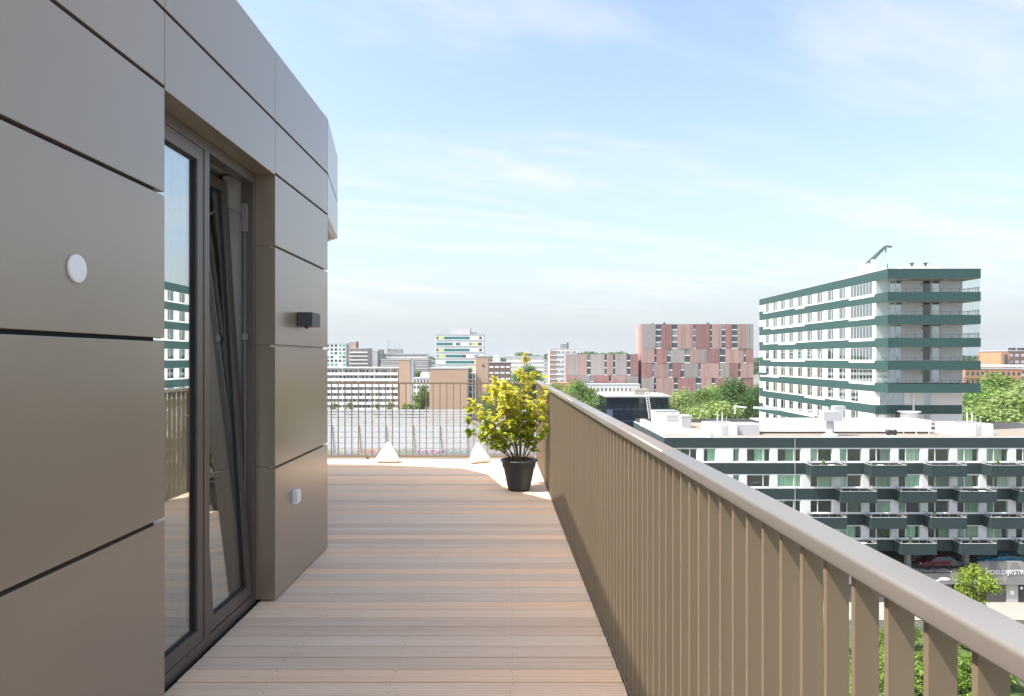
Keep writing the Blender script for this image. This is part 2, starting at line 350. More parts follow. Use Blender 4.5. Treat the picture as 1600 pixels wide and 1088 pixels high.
# ================================================================== the large structure: ground
GZ = -26.0
F = 1600 * 24 / 36.0
def PX(px, Y): return (px - 800.0) * Y / F           # surveyed bearing -> metres right of the axis at distance Y
def PZ(py, Y): return EYE - (py - 560.0) * Y / F     # surveyed elevation -> height at distance Y
rnd = random.Random(7)
g = MB(); g.add([(-2600, -200, GZ), (2600, -200, GZ), (2600, 4000, GZ), (-2600, 4000, GZ)], [(0, 1, 2, 3)])
struct(g.build('ground', M['ground']))
def sheet(name, poly, z, mat):
    m = MB(); m.add([(p[0], p[1], z) for p in poly], [tuple(range(len(poly)))]); return struct(m.build(name, mat))

# ================================================================== the terrace
WX = -1.557                                         # face of the cladding
ZS = [0.012, 0.872, 1.674, 2.327, 2.805, 3.152, 3.625]
def rail_x(y): return 0.643 - 0.0241 * y
Y_END = 10.87
body = struct(MB().prism([(-14, -8), (rail_x(-8) + 0.04, -8), (rail_x(10.95) + 0.04, 10.95), (-14, 10.95)], GZ, -0.16).build('terrace_slab', M['concrete']))
deck = struct(MB().prism([(-9, -1.6), (rail_x(-1.6) - 0.02, -1.6), (rail_x(10.8) - 0.02, 10.8), (-9, 10.8)], -0.155, -0.045).build('deck', M['backing']))
PITCH = 0.1405; BW = 0.1295
def board(y0, x0, x1, dz):
    ng = 8; prof = []
    w = BW / ng
    for k in range(ng):
        a = k * w
        gw = 0.0040 + 0.0006 * rnd.random()
        prof += [(a + gw, 0.0), (a + w - 0.0006, 0.0)]
        if k < ng - 1: prof += [(a + w + 0.0004, -0.0026), (a + w + gw - 0.0012, -0.0026)]
    prof = [(0.0, -0.004), (0.0034, 0.0)] + prof[1:-1] + [(BW - 0.0034, 0.0), (BW, -0.004)]
    n = len(prof); mb = MB()
    vs = []
    for x in (x0, x1):
        vs += [(x, y0 + p[0], p[1] + dz) for p in prof]
        vs += [(x, y0 + BW, -0.026 + dz), (x, y0, -0.026 + dz)]
    n2 = n + 2
    fs = [(i, (i + 1) % n2, n2 + (i + 1) % n2, n2 + i) for i in range(n2)]
    fs = [tuple(reversed(f)) for f in fs] + [tuple(range(n2)), tuple(reversed(range(n2, 2 * n2)))]
    mb.add(vs, fs)
    return mb.build('board', M['deck'], deck)
screws = MB()
y = 3.382 - 30 * PITCH
while y < Y_END - 0.16:
    xr = rail_x(y + BW) - 0.012
    dz = rnd.uniform(-0.0012, 0.0)
    if y < 5.70:
        board(y, -1.66, xr, dz)
    else:
        cut = -1.2 + rnd.choice((-2.2, -3.1, -2.6)) if False else None
        board(y, -6.2, xr, dz)
    for xx in (-5.4, -4.2, -3.0, -1.85, -1.2, -0.6, 0.0):
        if xx > -1.6 or y > 5.7:
            for q in (0.024, 0.107):
                c0_ = Vector((xx + rnd.uniform(-.01, .01), y + q, 0.0004)); screws.add([c0_ + Vector((0.0036 * math.cos(k * 1.047), .0036 * math.sin(k * 1.047), 0)) for k in range(6)], [tuple(range(6))])
    y += PITCH

M['screw'] = plain('stainless_screw', (0.10, 0.09, 0.085), rough=0.5, metal=0.5)
screws.build('screws', M['screw'], deck)['kind'] = 'stuff'

# ---- penthouse wall
ph = thing('penthouse', (-4.0, 2.0, 0), 'penthouse clad in satin bronze metal panels with a glazed door onto the deck', 'building')
T = 0.06
GAP = 0.017
def panel(x0, x1, y0, y1, z0, z1, bev=0.0025):
    return boxp('cladding_panel', x0, x1, y0, y1, z0, z1, M['bronze'], ph, bev)
ys_left = [-3.0, -1.0, 1.0, 3.06]
for r in range(6):
    z0 = ZS[r] + (GAP if r else 0); z1 = ZS[r + 1]
    for a, b in zip(ys_left[:-1], ys_left[1:]):
        panel(WX - T, WX, a + 0.003, b, z0, z1)
    if r >= 4:
        panel(WX - (0.14 if r == 4 else T), WX, 3.063, 4.487, z0 - (GAP if r == 4 else 0), z1)
        panel(WX - T, WX, 4.490, 5.765, z0, z1)
    else:
        panel(WX - 0.30, WX, 4.490, 5.765, z0, z1)
boxp('wall_backing', WX - 0.2, WX - 0.035, -3.0, 3.03, 0.02, 3.6, M['backing'], ph)
boxp('wall_backing', WX - 0.29, WX - 0.035, 4.496, 5.755, 0.02, 3.14, M['bronze'], ph)
boxp('wall_backing', WX - 0.2, WX - 0.035, 3.03, 5.755, 2.96, 3.6, M['backing'], ph)
# curved continuation of the fascia; its unseen points are shaped to place the deck shadow
crv = [(WX, 5.768), (-1.752, 6.86), (-2.33, 7.6), (-2.56, 8.6), (-2.95, 9.12), (-4.2, 9.45), (-6.2, 9.6)]
for r in (4, 5):
    z0 = ZS[r] + (GAP if r == 5 else 0); z1 = ZS[r + 1]
    for a, b in zip(crv[:-1], crv[1:]):
        a2 = Vector((*a, 0)); b2 = Vector((*b, 0)); d = (b2 - a2).normalized(); nn = Vector((-d.y, d.x, 0))
        p = [a2 + d * 0.002, b2 - d * 0.002, b2 - d * 0.002 + nn * T, a2 + d * 0.002 + nn * T]
        MB().prism([(q.x, q.y) for q in p], z0, z1).build('cladding_panel', M['bronze'], ph)
M['soffit'] = plain('pale_soffit', (0.50, 0.47, 0.42), rough=0.6)  # pale because bounced light is put into the soffit's colour
MB().prism([(WX - 0.05, 5.77)] + [(p[0] - 0.06, p[1] - 0.02) for p in crv[1:]] + [(-6.0, 5.77)], 2.80, 2.815).build('soffit', M['soffit'], ph)
MB().prism([(-12, -3)] + [(WX - 0.05, -3), (WX - 0.05, 5.77)] + [(p[0] - 0.06, p[1] - 0.02) for p in crv[1:]] + [(-12, 9.6)], 3.55, 3.60).build('roof', M['membrane'], ph)
boxp('rear_wall', -6.4, WX - 0.31, 5.66, 5.76, 0.0, 2.79, M['bronze'], ph)
# room behind the door
boxp('room_floor', -5.4, -1.78, 1.6, 5.64, -0.02, 0.03, M['room_floor'], ph)
boxp('room_wall', -5.5, -5.4, 1.6, 5.64, 0.03, 2.74, M['room_wall'], ph)
boxp('room_wall', -5.4, -1.76, 5.55, 5.645, 0.03, 2.74, M['room_wall'], ph)
boxp('room_wall', -5.4, -1.76, 1.5, 1.6, 0.03, 2.74, M['room_wall'], ph)
boxp('room_wall', -1.86, -1.78, 4.50, 5.54, 0.03, 2.74, M['room_wall'], ph)
boxp('room_wall', -1.86, -1.78, 1.61, 3.04, 0.03, 2.74, M['room_wall'], ph)
boxp('room_ceiling', -5.5, -1.76, 1.5, 5.645, 2.81, 2.90, M['room_wall'], ph)
boxp('door_reveal', -1.90, -1.77, 4.486, 4.499, 0.03, 2.80, M['room_wall'], ph)
# ---- the door: fixed outer frame, closed left leaf, right leaf tilted inwards on its foot
FX = -1.684
fr = MB()
fr.box(FX - 0.075, FX, 3.063, 4.486, 0.002, 0.062)
fr.box(FX - 0.075, FX, 3.063, 4.486, 2.742, 2.803)
fr.box(FX - 0.075, FX, 3.063, 3.118, 0.063, 2.741)
fr.box(FX - 0.075, FX, 4.434, 4.486, 0.063, 2.741)
fr.box(FX - 0.075, FX, 3.738, 3.800, 0.063, 2.741)
door = fr.build('door', M['frame'], ph)
boxp('gasket', FX - 0.05, FX - 0.008, 4.4865, 4.4892, 0.0, 2.80, M['gasket'], ph)
boxp('threshold', FX + 0.001, FX + 0.012, 3.063, 4.486, -0.002, 0.004, M['gasket'], ph)
def leaf(y0, y1, z0, z1, name, tilt=0.0):
    st = 0.072; x0 = FX - 0.066; x1 = FX - 0.004
    Mt = Matrix.Translation((x0, 0, z0)) @ Matrix.Rotation(-tilt, 4, 'Y') @ Matrix.Translation((-x0, 0, -z0))
    m = MB()
    m.box(x0, x1, y0, y1, z0, z0 + st, 0, Mt); m.box(x0, x1, y0, y1, z1 - st, z1, 0, Mt)
    m.box(x0, x1, y0, y0 + st, z0 + st + .0005, z1 - st - .0005, 0, Mt); m.box(x0, x1, y1 - st, y1, z0 + st + .0005, z1 - st - .0005, 0, Mt)
    lf = m.build(name, M['frame'], door)
    m = MB(); g2 = 0.012; xm = (x0 + x1) / 2 + 0.012
    for bx in ((y0 + st, y0 + st + g2, z0 + st, z1 - st), (y1 - st - g2, y1 - st, z0 + st, z1 - st), (y0 + st + g2, y1 - st - g2, z0 + st, z0 + st + g2), (y0 + st + g2, y1 - st - g2, z1 - st - g2, z1 - st)):
        m.box(xm - 0.016, xm + 0.004, bx[0] + .0004, bx[1] - .0004, bx[2] + .0004, bx[3] - .0004, 0, Mt)
    m.build('glazing_bead', M['gasket'], door)
    m = MB(); m.box(xm - 0.010, xm - 0.004, y0 + st + 0.004, y1 - st - 0.004, z0 + st + 0.004, z1 - st - 0.004, 0, Mt)
    m.build('pane', M['door_glass'], door)
leaf(3.120, 3.736, 0.064, 2.740, 'closed_leaf')
leaf(3.802, 4.432, 0.064, 2.740, 'tilted_leaf', R(3.5))
M['stay'] = plain('stay_metal', (0.30, 0.28, 0.25), rough=0.4, metal=0.5)
hw = MB()
hw.box(FX - 0.060, FX - 0.030, 4.404, 4.432, 2.42, 2.60); hw.bar((FX - 0.045, 4.424, 0.2), (FX - 0.045, 4.424, 2.42), 0.006)
hw.bar((FX - 0.05, 4.415, 2.52), (FX - 0.20, 4.415, 2.60), 0.008)
hw.box(FX - 0.06, FX - 0.03, 4.412, 4.432, 1.72, 1.76)
hw.build('tilt_stay', M['stay'], door)
# curtains inside
def curtain(y0, y1, x, label, mat, folds, amp):
    n = folds * 8; m = MB(); vs = []; fs = []
    for i in range(n + 1):
        t = i / n; yy = y0 + (y1 - y0) * t; xx = x + amp * math.sin(t * folds * 2 * math.pi) + 0.3 * amp * math.sin(t * folds * 3.1)
        vs += [(xx, yy, 0.045), (xx, yy, 2.72)]
    fs = [(2*i, 2*i+2, 2*i+3, 2*i+1) for i in range(n)]
    m.add(vs, fs)
    return tag(m.build('curtain', mat, smooth=True), label, 'curtain')
M['voile'] = plain('white_voile', (0.80, 0.81, 0.79), rough=0.9)
vt = M['voile'].node_tree; vb = vt.nodes['Principled BSDF']; vtr = N(vt, 'ShaderNodeBsdfTransparent'); vmx = N(vt, 'ShaderNodeMixShader'); vmx.inputs[0].default_value = 0.7
vt.links.new(vtr.outputs[0], vmx.inputs[1]); vt.links.new(vb.outputs[0], vmx.inputs[2]); vt.links.new(vmx.outputs[0], vt.nodes['Material Output'].inputs[0])
curtain(3.98, 4.46, -2.02, 'dark grey curtain gathered behind the tilted door leaf', M['curtain'], 6, 0.035)
curtain(3.10, 3.34, -2.02, 'dark grey curtain gathered behind the closed door leaf', M['curtain'], 3, 0.03)

curtain(3.12, 4.0, -1.90, 'sheer white curtain hanging behind the closed door leaf', M['voile'], 9, 0.018)

# ---- small things on the wall
dsc = thing('vent_cover', (WX, 2.437, 1.92), 'round white disc on the large bronze panel near the door', 'vent cover')
m = MB(); Mx = Matrix.Translation((WX, 2.437, 1.92)) @ Matrix.Rotation(R(90), 4, 'Y')
vs = []
for rr, h in ((0.0508, 0.001), (0.0508, 0.007), (0.048, 0.010), (0.0, 0.0105)):
    for k in range(40): vs.append(Mx @ Vector((rr * math.cos(k * math.pi / 20), rr * math.sin(k * math.pi / 20), h)))
m.add(vs, [(i * 40 + k, i * 40 + (k + 1) % 40, (i + 1) * 40 + (k + 1) % 40, (i + 1) * 40 + k) for i in range(3) for k in range(40)])
m.build('disc', M['white_plastic'], dsc, smooth=False)
wl_ = thing('wall_lamp', (WX, 5.04, 1.83), 'anthracite box wall lamp on the bronze pier', 'lamp')
boxp('lamp_housing', WX + 0.004, WX + 0.112, 4.94, 5.145, 1.832, 1.934, M['grey_lamp'], wl_, 0.002)
boxp('wall_plate', WX + 0.0005, WX + 0.0045, 4.98, 5.10, 1.845, 1.92, M['steel'], wl_)
boxp('sensor', WX + 0.04, WX + 0.06, 5.0, 5.03, 1.818, 1.8315, M['grey_lamp'], wl_)
sk = thing('wall_socket', (WX, 4.88, 0.56), 'small white socket cover low on the bronze pier', 'socket')
boxp('socket_box', WX + 0.0005, WX + 0.030, 4.83, 4.925, 0.565, 0.66, M['white_plastic'], sk, 0.004)
m = MB(); m.box(WX + 0.031, WX + 0.037, 4.834, 4.921, 0.572, 0.655); m.build('flap', M['white_plastic'], sk, bevel=0.0015)

# ---- side railing
sr = thing('side_railing', (rail_x(5), 5, 0), 'long bronze balustrade of vertical flat bars under a satin handrail', 'railing')
ang = math.atan(0.0241)
dv = Vector((-math.sin(ang), math.cos(ang), 0)); nv = Vector((math.cos(ang), math.sin(ang), 0))
P0 = Vector((0.643, 0, 0))
def arc(cx, cz, r_, a0, a1, n_=6): return [(cx + r_ * math.cos(R(a0 + (a1 - a0) * t / n_)), cz + r_ * math.sin(R(a0 + (a1 - a0) * t / n_))) for t in range(n_ + 1)]
prof = arc(-0.012, 1.2195, .006, 180, 270) + arc(0.048, 1.2195, .006, 270, 360) + arc(0.047, 1.244, .007, 0, 90) + arc(-0.009, 1.242, .009, 90, 180)
n = len(prof); s0, s1 = -1.2, 10.90
cuts = [s0, 2.58, 5.62, 8.64, s1]                      # butt joints of the handrail lengths
for ca, cb in zip(cuts[:-1], cuts[1:]):
    m = MB(); vs = [P0 + dv * s + nv * p[0] + Vector((0, 0, p[1])) for s in (ca + .0012, cb - .0012) for p in prof]
    m.add(vs, [(i, (i + 1) % n, n + (i + 1) % n, n + i) for i in range(n)] + [tuple(reversed(range(n))), tuple(range(n, 2 * n))])
    hr = m.build('handrail', M['bronze_cap'], sr, smooth=True)
    for p_ in hr.data.polygons:
        if len(p_.vertices) > 4: p_.use_smooth = False
s = 0.911 - 0.104 * 19; fm = None
while s < 10.84:
    c = P0 + dv * s
    if fm is None:
        m = MB(); m.box(0, 0.045, 0, 0.012, -0.14, 1.2133); o = m.build('baluster', M['bronze_fin'], sr, origin=(0, 0, 0), bevel=0.0012); fm = o.data
        o.location = c - WO[sr.name]
    else:
        o = inst('baluster', fm, c, sr)
    o.rotation_euler = (0, 0, ang)
    s += 0.104
m = MB()
a = P0 + dv * s0; b = P0 + dv * s1
m.bar(a + nv * 0.022 + Vector((0, 0, -0.1455)), b + nv * 0.022 + Vector((0, 0, -0.1455)), 0.05, 0.010); m.build('bottom_rail', M['bronze_fin'], sr)
M['trim'] = plain('edge_trim', (0.30, 0.26, 0.21), rough=0.4, metal=0.4)
m = MB(); m.bar(a - nv * 0.005 + Vector((0, 0, -0.030)), b - nv * 0.005 + Vector((0, 0, -0.030)), 0.005, 0.075); m.build('edge_trim', M['trim'], sr)

# ---- end railing
er = thing('end_railing', (-3, Y_END, 0), 'thin bronze bar railing across the far end of the deck', 'railing')
x = -2.875 - 0.108 * 31; fm = None
boxp('handrail', -6.3, rail_x(Y_END) - 0.021, Y_END - 0.022, Y_END + 0.022, 1.190, 1.216, M['bronze_fin'], er)
boxp('bottom_rail', -6.3, rail_x(Y_END) - 0.021, Y_END - 0.022, Y_END + 0.022, 0.024, 0.056, M['bronze_fin'], er)
while x < rail_x(Y_END) - 0.04:
    boxp('baluster', x - 0.005, x + 0.005, Y_END - 0.018, Y_END + 0.018, 0.0565, 1.1895, M['bronze_fin'], er); x += 0.108
for x in (-5.9, -4.1, -2.3, -0.5):
    boxp('post_foot', x - 0.02, x + 0.02, Y_END - 0.018, Y_END + 0.018, -0.15, 0.0235, M['bronze_fin'], er)

# ---- white rounded pyramids
def pyramid(x, y, rz, s, label):
    """rounded tetrahedron: smooth maximum of its four face planes, as a radius over the sphere"""
    ns = [Vector((0, 0, -1))] + [Vector((math.cos(R(k * 120)) * .93, math.sin(R(k * 120)) * .93, .36)).normalized() for k in range(3)]
    ds = [.42, .42, .42, .42]; p = 3.4
    m = MB(); nu, nv_ = 48, 32
    for i in range(nv_ + 1):
        th = math.pi * i / nv_
        for k in range(nu):
            d = Vector((math.sin(th) * math.cos(2 * math.pi * k / nu), math.sin(th) * math.sin(2 * math.pi * k / nu), math.cos(th)))
            q = sum(max(0.0, n_.dot(d) / dd) ** p for n_, dd in zip(ns, ds)); m.v.append(d * (q ** (-1 / p)))
    for i in range(nv_):
        for k in range(nu):
            k2 = (k + 1) % nu; m.f.append((i * nu + k, (i + 1) * nu + k, (i + 1) * nu + k2, i * nu + k2)); m.m.append(0)
    zmin = min(v.z for v in m.v); m.v = [Vector((v.x, v.y, v.z - zmin)) * s for v in m.v]
    me = bpy.data.meshes.new('pyramid_lamp'); me.from_pydata(m.v, [], m.f)
    me.polygons.foreach_set('use_smooth', [True] * len(me.polygons)); me.materials.append(M['white_plastic'])
    o = _link(bpy.data.objects.new('pyramid_lamp', me), None, (x, y, 0.001)); o.rotation_euler = (0, 0, rz)
    return tag(o, label, 'lamp')
pyramid(-1.905, 10.53, R(30), 0.245, 'white rounded pyramid on the deck, the one away from the potted shrub')
pyramid(-0.53, 10.50, R(62), 0.238, 'white rounded pyramid on the deck half behind the potted shrub')

# ---- potted shrub
PXC, PYC = 0.085, 8.30
pot = thing('potted_shrub', (PXC, PYC, 0), 'yellow-green leafy shrub in a dark grey plastic pot by the railing', 'plant')
M['pot'] = plain('grey_plastic_pot', (0.040, 0.043, 0.047), rough=0.5, noise=0.08, nscale=6)
m = MB(); m.lathe([(0.0, 0.004), (0.128, 0.004), (0.134, 0.010), (0.138, 0.03), (0.186, 0.265), (0.190, 0.272), (0.197, 0.275), (0.203, 0.300), (0.207, 0.340), (0.211, 0.345), (0.224, 0.350), (0.229, 0.358), (0.228, 0.366), (0.220, 0.372), (0.205, 0.372), (0.199, 0.366), (0.192, 0.31), (0.0, 0.31)], 48, 0, (PXC, PYC, 0.001))
m.build('pot', M['pot'], pot, smooth=True)
M['soil'] = plain('potting_soil', (0.05, 0.035, 0.025), rough=1, noise=0.5, nscale=40, bump=0.6, bscale=60)
m = MB(); m.lathe([(0.0, 0.345), (0.1, 0.342), (0.19, 0.335), (0.1935, 0.32)], 32, 0, (PXC, PYC, 0.001)); m.build('soil', M['soil'], pot)
M['stem'] = plain('shrub_stem', (0.16, 0.115, 0.06), rough=0.8)
M['leaf_y'] = leafmat('yellow_leaf', [(0.66, 0.60, 0.06), (0.72, 0.63, 0.09), (0.54, 0.58, 0.06), (0.72, 0.68, 0.17)], 0.4, 0.5)
M['leaf_g'] = leafmat('green_leaf', [(0.26, 0.40, 0.04), (0.44, 0.53, 0.06), (0.54, 0.58, 0.07), (0.36, 0.48, 0.05)], 0.4, 0.5)
M['leaf_o'] = leafmat('orange_leaf', [(0.56, 0.30, 0.025), (0.60, 0.36, 0.04)], 0.4, 0.3)
r2 = random.Random(21)
def shrub_path(a0, spread, h, x0):
    pts = []; n = 7; bend = r2.uniform(-0.4, 0.4)
    for i in range(n):
        t = i / (n - 1); a = a0 + bend * t
        rr = x0 + spread * (t ** 1.25)
        pts.append(Vector((PXC + rr * math.cos(a) + r2.uniform(-.012, .012), PYC + rr * math.sin(a) + r2.uniform(-.012, .012), 0.33 + h * (t - 0.12 * t * t) / 0.88)))
    return pts
anchors = []
stem_spec = [(R(180), 0.46, 0.66, 0.05), (R(190), 0.52, 0.36, 0.06), (R(175), 0.50, 0.50, 0.06), (R(150), 0.34, 0.83, 0.04), (R(110), 0.22, 0.90, 0.03), (R(80), 0.10, 1.02, 0.02), (R(60), 0.16, 1.20, 0.02),
             (R(20), 0.30, 0.90, 0.04), (R(0), 0.34, 0.70, 0.05), (R(-15), 0.36, 0.42, 0.06), (R(-40), 0.32, 0.78, 0.04), (R(-80), 0.26, 0.72, 0.03), (R(-120), 0.30, 0.80, 0.03), (R(230), 0.33, 0.90, 0.03), (R(170), 0.24, 0.95, 0.02), (R(-60), 0.20, 0.95, 0.02), (R(205), 0.52, 0.62, 0.04)]
for a0, sp, h, x0 in stem_spec:
    p = shrub_path(a0, sp, h, x0); L = len(p)
    m = MB(); m.tube(p, [0.0085 * (1 - 0.8 * i / (L - 1)) + 0.001 for i in range(L)], 6)
    st = m.build('stem', M['stem'], pot)
    for i in range(2, L):
        for q in range(3 if i < L - 1 else 2):
            d = Vector((r2.uniform(-1, 1), r2.uniform(-1, 1), r2.uniform(0.1, 1.0))).normalized()
            if i == L - 1: d = (p[i] - p[i - 1]).normalized()
            ln = r2.uniform(0.10, 0.22) * (1.15 if i < L - 1 else 0.6)
            e = p[i] + d * ln
            if e.x > 0.40: e.x = 0.40
            if e.x < PXC - 0.60: e.x = PXC - 0.60
            m = MB(); m.tube([p[i], (p[i] + e) / 2 + Vector((0, 0, 0.01)), e], [0.0035, 0.0025, 0.001], 5, 0, False); m.build('twig', M['stem'], st)
            anchors.append((p[i], e))
def leaf_mesh(L, w, mat, name):
    m = MB(); fold = 0.18 * w
    m.add([(0, 0, 0), (L * .28, w * .42, fold), (L * .62, w * .5, fold * 1.1), (L, 0, -0.12 * L), (L * .62, -w * .5, fold * 1.1), (L * .28, -w * .42, fold), (L * .5, 0, 0.02 * L)],
          [(0, 6, 1), (1, 6, 2), (2, 6, 3), (3, 6, 4), (4, 6, 5), (5, 6, 0)])
    me = bpy.data.meshes.new(name); me.from_pydata(m.v, [], m.f); me.materials.append(mat); me.polygons.foreach_set('use_smooth', [True] * len(me.polygons)); return me
LV = {k: [leaf_mesh(l, l * .62, M[k], 'leaf') for l in (0.046, 0.060, 0.076)] for k in ('leaf_y', 'leaf_g', 'leaf_o')}
foli = {'leaf_y': MB(), 'leaf_g': MB()}
cand = []
for a, e in anchors:
    for k in range(13):
        t = r2.uniform(0.15, 1.08); pos = a + (e - a) * t + Vector((r2.gauss(0, .012), r2.gauss(0, .012), r2.gauss(0, .012)))
        if pos.x > rail_x(pos.y) - 0.05 or pos.z < 0.44: continue
        cand.append(pos)
r2.shuffle(cand)
cand.sort(key=lambda p: p.y + r2.uniform(0, 0.35))
for i, pos in enumerate(cand):
    hgt = (pos.z - 0.45) / 1.0 + r2.gauss(0, 0.20)
    k = 'leaf_y' if hgt > 0.36 else 'leaf_g'  # yellow towards the top: sunlight put into the leaf colour
    if k == 'leaf_y' and r2.random() < 0.05: k = 'leaf_o'
    out = (pos - Vector((PXC, PYC, 0.7))); az = math.atan2(out.y, out.x) + r2.gauss(0, 0.8)
    eul = (r2.gauss(0, 0.5), r2.uniform(-0.5, 0.7), az)
    me = LV[k][r2.randrange(3)]; sc_ = r2.uniform(0.8, 1.2)
    if i < 300:
        o = inst('leaf', me, pos, pot); o.rotation_euler = eul; o.scale = (sc_,) * 3
    else:
        if k == 'leaf_o': k = 'leaf_y'; me = LV[k][1]
        import mathutils
        Mt = Matrix.Translation(pos) @ mathutils.Euler(eul).to_matrix().to_4x4() @ Matrix.Scale(sc_, 4)
        foli[k].add([Mt @ v.co for v in me.vertices], [tuple(p.vertices) for p in me.polygons])
for k in foli:
    o = foli[k].build('foliage', M[k], pot, smooth=True); o['kind'] = 'stuff'
o = inst('fallen_leaf', LV['leaf_g'][2], (-0.115, 8.36, 0.012)); o.rotation_euler = (0, 0.12, 0.3); tag(o, 'single fallen leaf lying on the deck beside the pot', 'leaf')
# ================================================================== city: helpers
FR = lambda Yp: (lambda u, v, d: Vector((u, Yp + d, v)))        # facade facing the camera (-y); d = depth inwards
LF = lambda Xp: (lambda u, v, d: Vector((Xp + d, u, v)))        # facade facing left (-x)
def fbox(mb, mp, u0, u1, v0, v1, d0, d1, m=0):
    a = mp(u0, v0, d0); b = mp(u1, v1, d1)
    mb.box(min(a.x, b.x), max(a.x, b.x), min(a.y, b.y), max(a.y, b.y), min(a.z, b.z), max(a.z, b.z), m); return mb
def fpart(name, mp, u0, u1, v0, v1, d0, d1, mat, parent):
    a = mp(u0, v0, d0); b = mp(u1, v1, d1)
    return boxp(name, min(a.x, b.x), max(a.x, b.x), min(a.y, b.y), max(a.y, b.y), min(a.z, b.z), max(a.z, b.z), mat, parent)
def shared(name, key, wo, parent, fn, mat):
    """fn(mb) draws in coordinates relative to wo"""
    if key not in MESHES:
        mb = MB(); fn(mb); me = bpy.data.meshes.new(name); me.from_pydata(mb.v, [], mb.f)
        for q in (mat if isinstance(mat, (list, tuple)) else [mat]): me.materials.append(q)
        me.polygons.foreach_set('material_index', mb.m); me.update(); MESHES[key] = me
    return _link(bpy.data.objects.new(name, MESHES[key]), parent, Vector(wo))
rw = random.Random(99)
def window(axis, mp, u0, u1, v0, v1, parent, splits=(), frame='white', gl='win_glass', curtain=None, d=0.12, fw=0.07, cov=(0.0, 1.0), fd=0.08):
    """framed window set d deep in its opening: frame > panes, curtain behind"""
    w = round(u1 - u0, 3); h = round(v1 - v0, 3)
    w0 = mp(u0, v0, d)
    loc = FR(0) if axis == 'f' else LF(0)
    def fr_(mb):
        fbox(mb, loc, 0, w, 0, fw, 0, fd); fbox(mb, loc, 0, w, h - fw, h, 0, fd)
        fbox(mb, loc, 0, fw, fw, h - fw, 0, fd); fbox(mb, loc, w - fw, w, fw, h - fw, 0, fd)
        for s in splits: fbox(mb, loc, w * s - fw * .6, w * s + fw * .6, fw, h - fw, 0, fd)
    o = shared('window', ('win', axis, w, h, tuple(splits), frame, fw, fd), w0, parent, fr_, M[frame])
    edges = [0] + list(splits) + [1]
    for a, b in zip(edges[:-1], edges[1:]):
        aa = w * a + (fw if a == 0 else fw * .6); bb = w * b - (fw if b == 1 else fw * .6)
        shared('pane', ('pane', axis, round(bb - aa, 3), h, gl), w0 + loc(aa, fw, fd * .4), o, lambda mb: fbox(mb, loc, 0, bb - aa, 0, h - 2 * fw, 0, 0.012), M[gl])
    if curtain:
        c0, c1 = cov
        k = round(w * (c1 - c0), 2)
        shared('curtain', ('cur', axis, k, h, curtain), w0 + loc(w * c0 + .001, 0.02, 0.20), o, lambda mb: fbox(mb, loc, 0, max(k, .05), 0, h - .04, 0, 0.03), M[curtain])
    return o

# ================================================================== apartment block with balconies (in front of the tower)
YB = 77.5
XL, XR = 17.28, 76.0
ZR = PZ(684.4, YB)                                # roof edge
ap = thing('apartment_block', (40, YB, GZ), 'low white apartment block with dark green bands and rows of projecting balconies', 'building')
mpB = FR(YB); ST = 2.9
def band_top(k): return -10.29 - ST * k
boxp('core', XL + 0.5, XR, YB + 0.62, 97.0, band_top(3) - 1.25, ZR - 1.0, M['interior'], ap)
boxp('roof_fascia', XL, XR, YB, YB + 0.25, ZR - 1.13, ZR, M['teal_shaded'], ap)
boxp('roof_fascia', XL, XL + 0.25, YB + 0.252, 97.0, ZR - 1.13, ZR, M['teal_shaded'], ap)
boxp('coping', XL - 0.02, XR, YB - 0.03, YB + 0.32, ZR + 0.002, ZR + 0.06, M['coping'], ap)
boxp('coping', XL - 0.02, XL + 0.3, YB + 0.322, 97.0, ZR + 0.002, ZR + 0.06, M['coping'], ap)
boxp('roof', XL + 0.26, XR, YB + 0.26, 96.7, ZR - 0.4, ZR - 0.06, M['gravel'], ap)
boxp('rear_parapet', XL + 0.26, 46.0, 96.71, 97.0, ZR - 0.9, ZR + 0.45, M['dark_concrete'], ap)
MOD = 3.335
modules = []                                       # openings common to every row: (u0, u1, splits)
left_open = [(PX(1052, YB), PX(1089.5, YB), (0.70,)), (PX(1099.5, YB), PX(1118.6, YB), ()), (PX(1145.6, YB), PX(1156, YB), ()), (PX(1167, YB), PX(1204, YB), (0.70,)), (PX(1215, YB), PX(1252, YB), (0.70,))]
u = PX(1266.5, YB)
mods = []
while u < XR - 2.6:
    mods.append((u, u + 2.52, (0.34,))); u += MOD
BAL0 = PX(1442, YB) - 2 * 2 * MOD                  # left end of the first balcony in rows 0 and 2
cur_pick = ['cur_green', 'cur_green', 'cur_white', 'cur_white', 'cur_white', 'cur_grey', None]
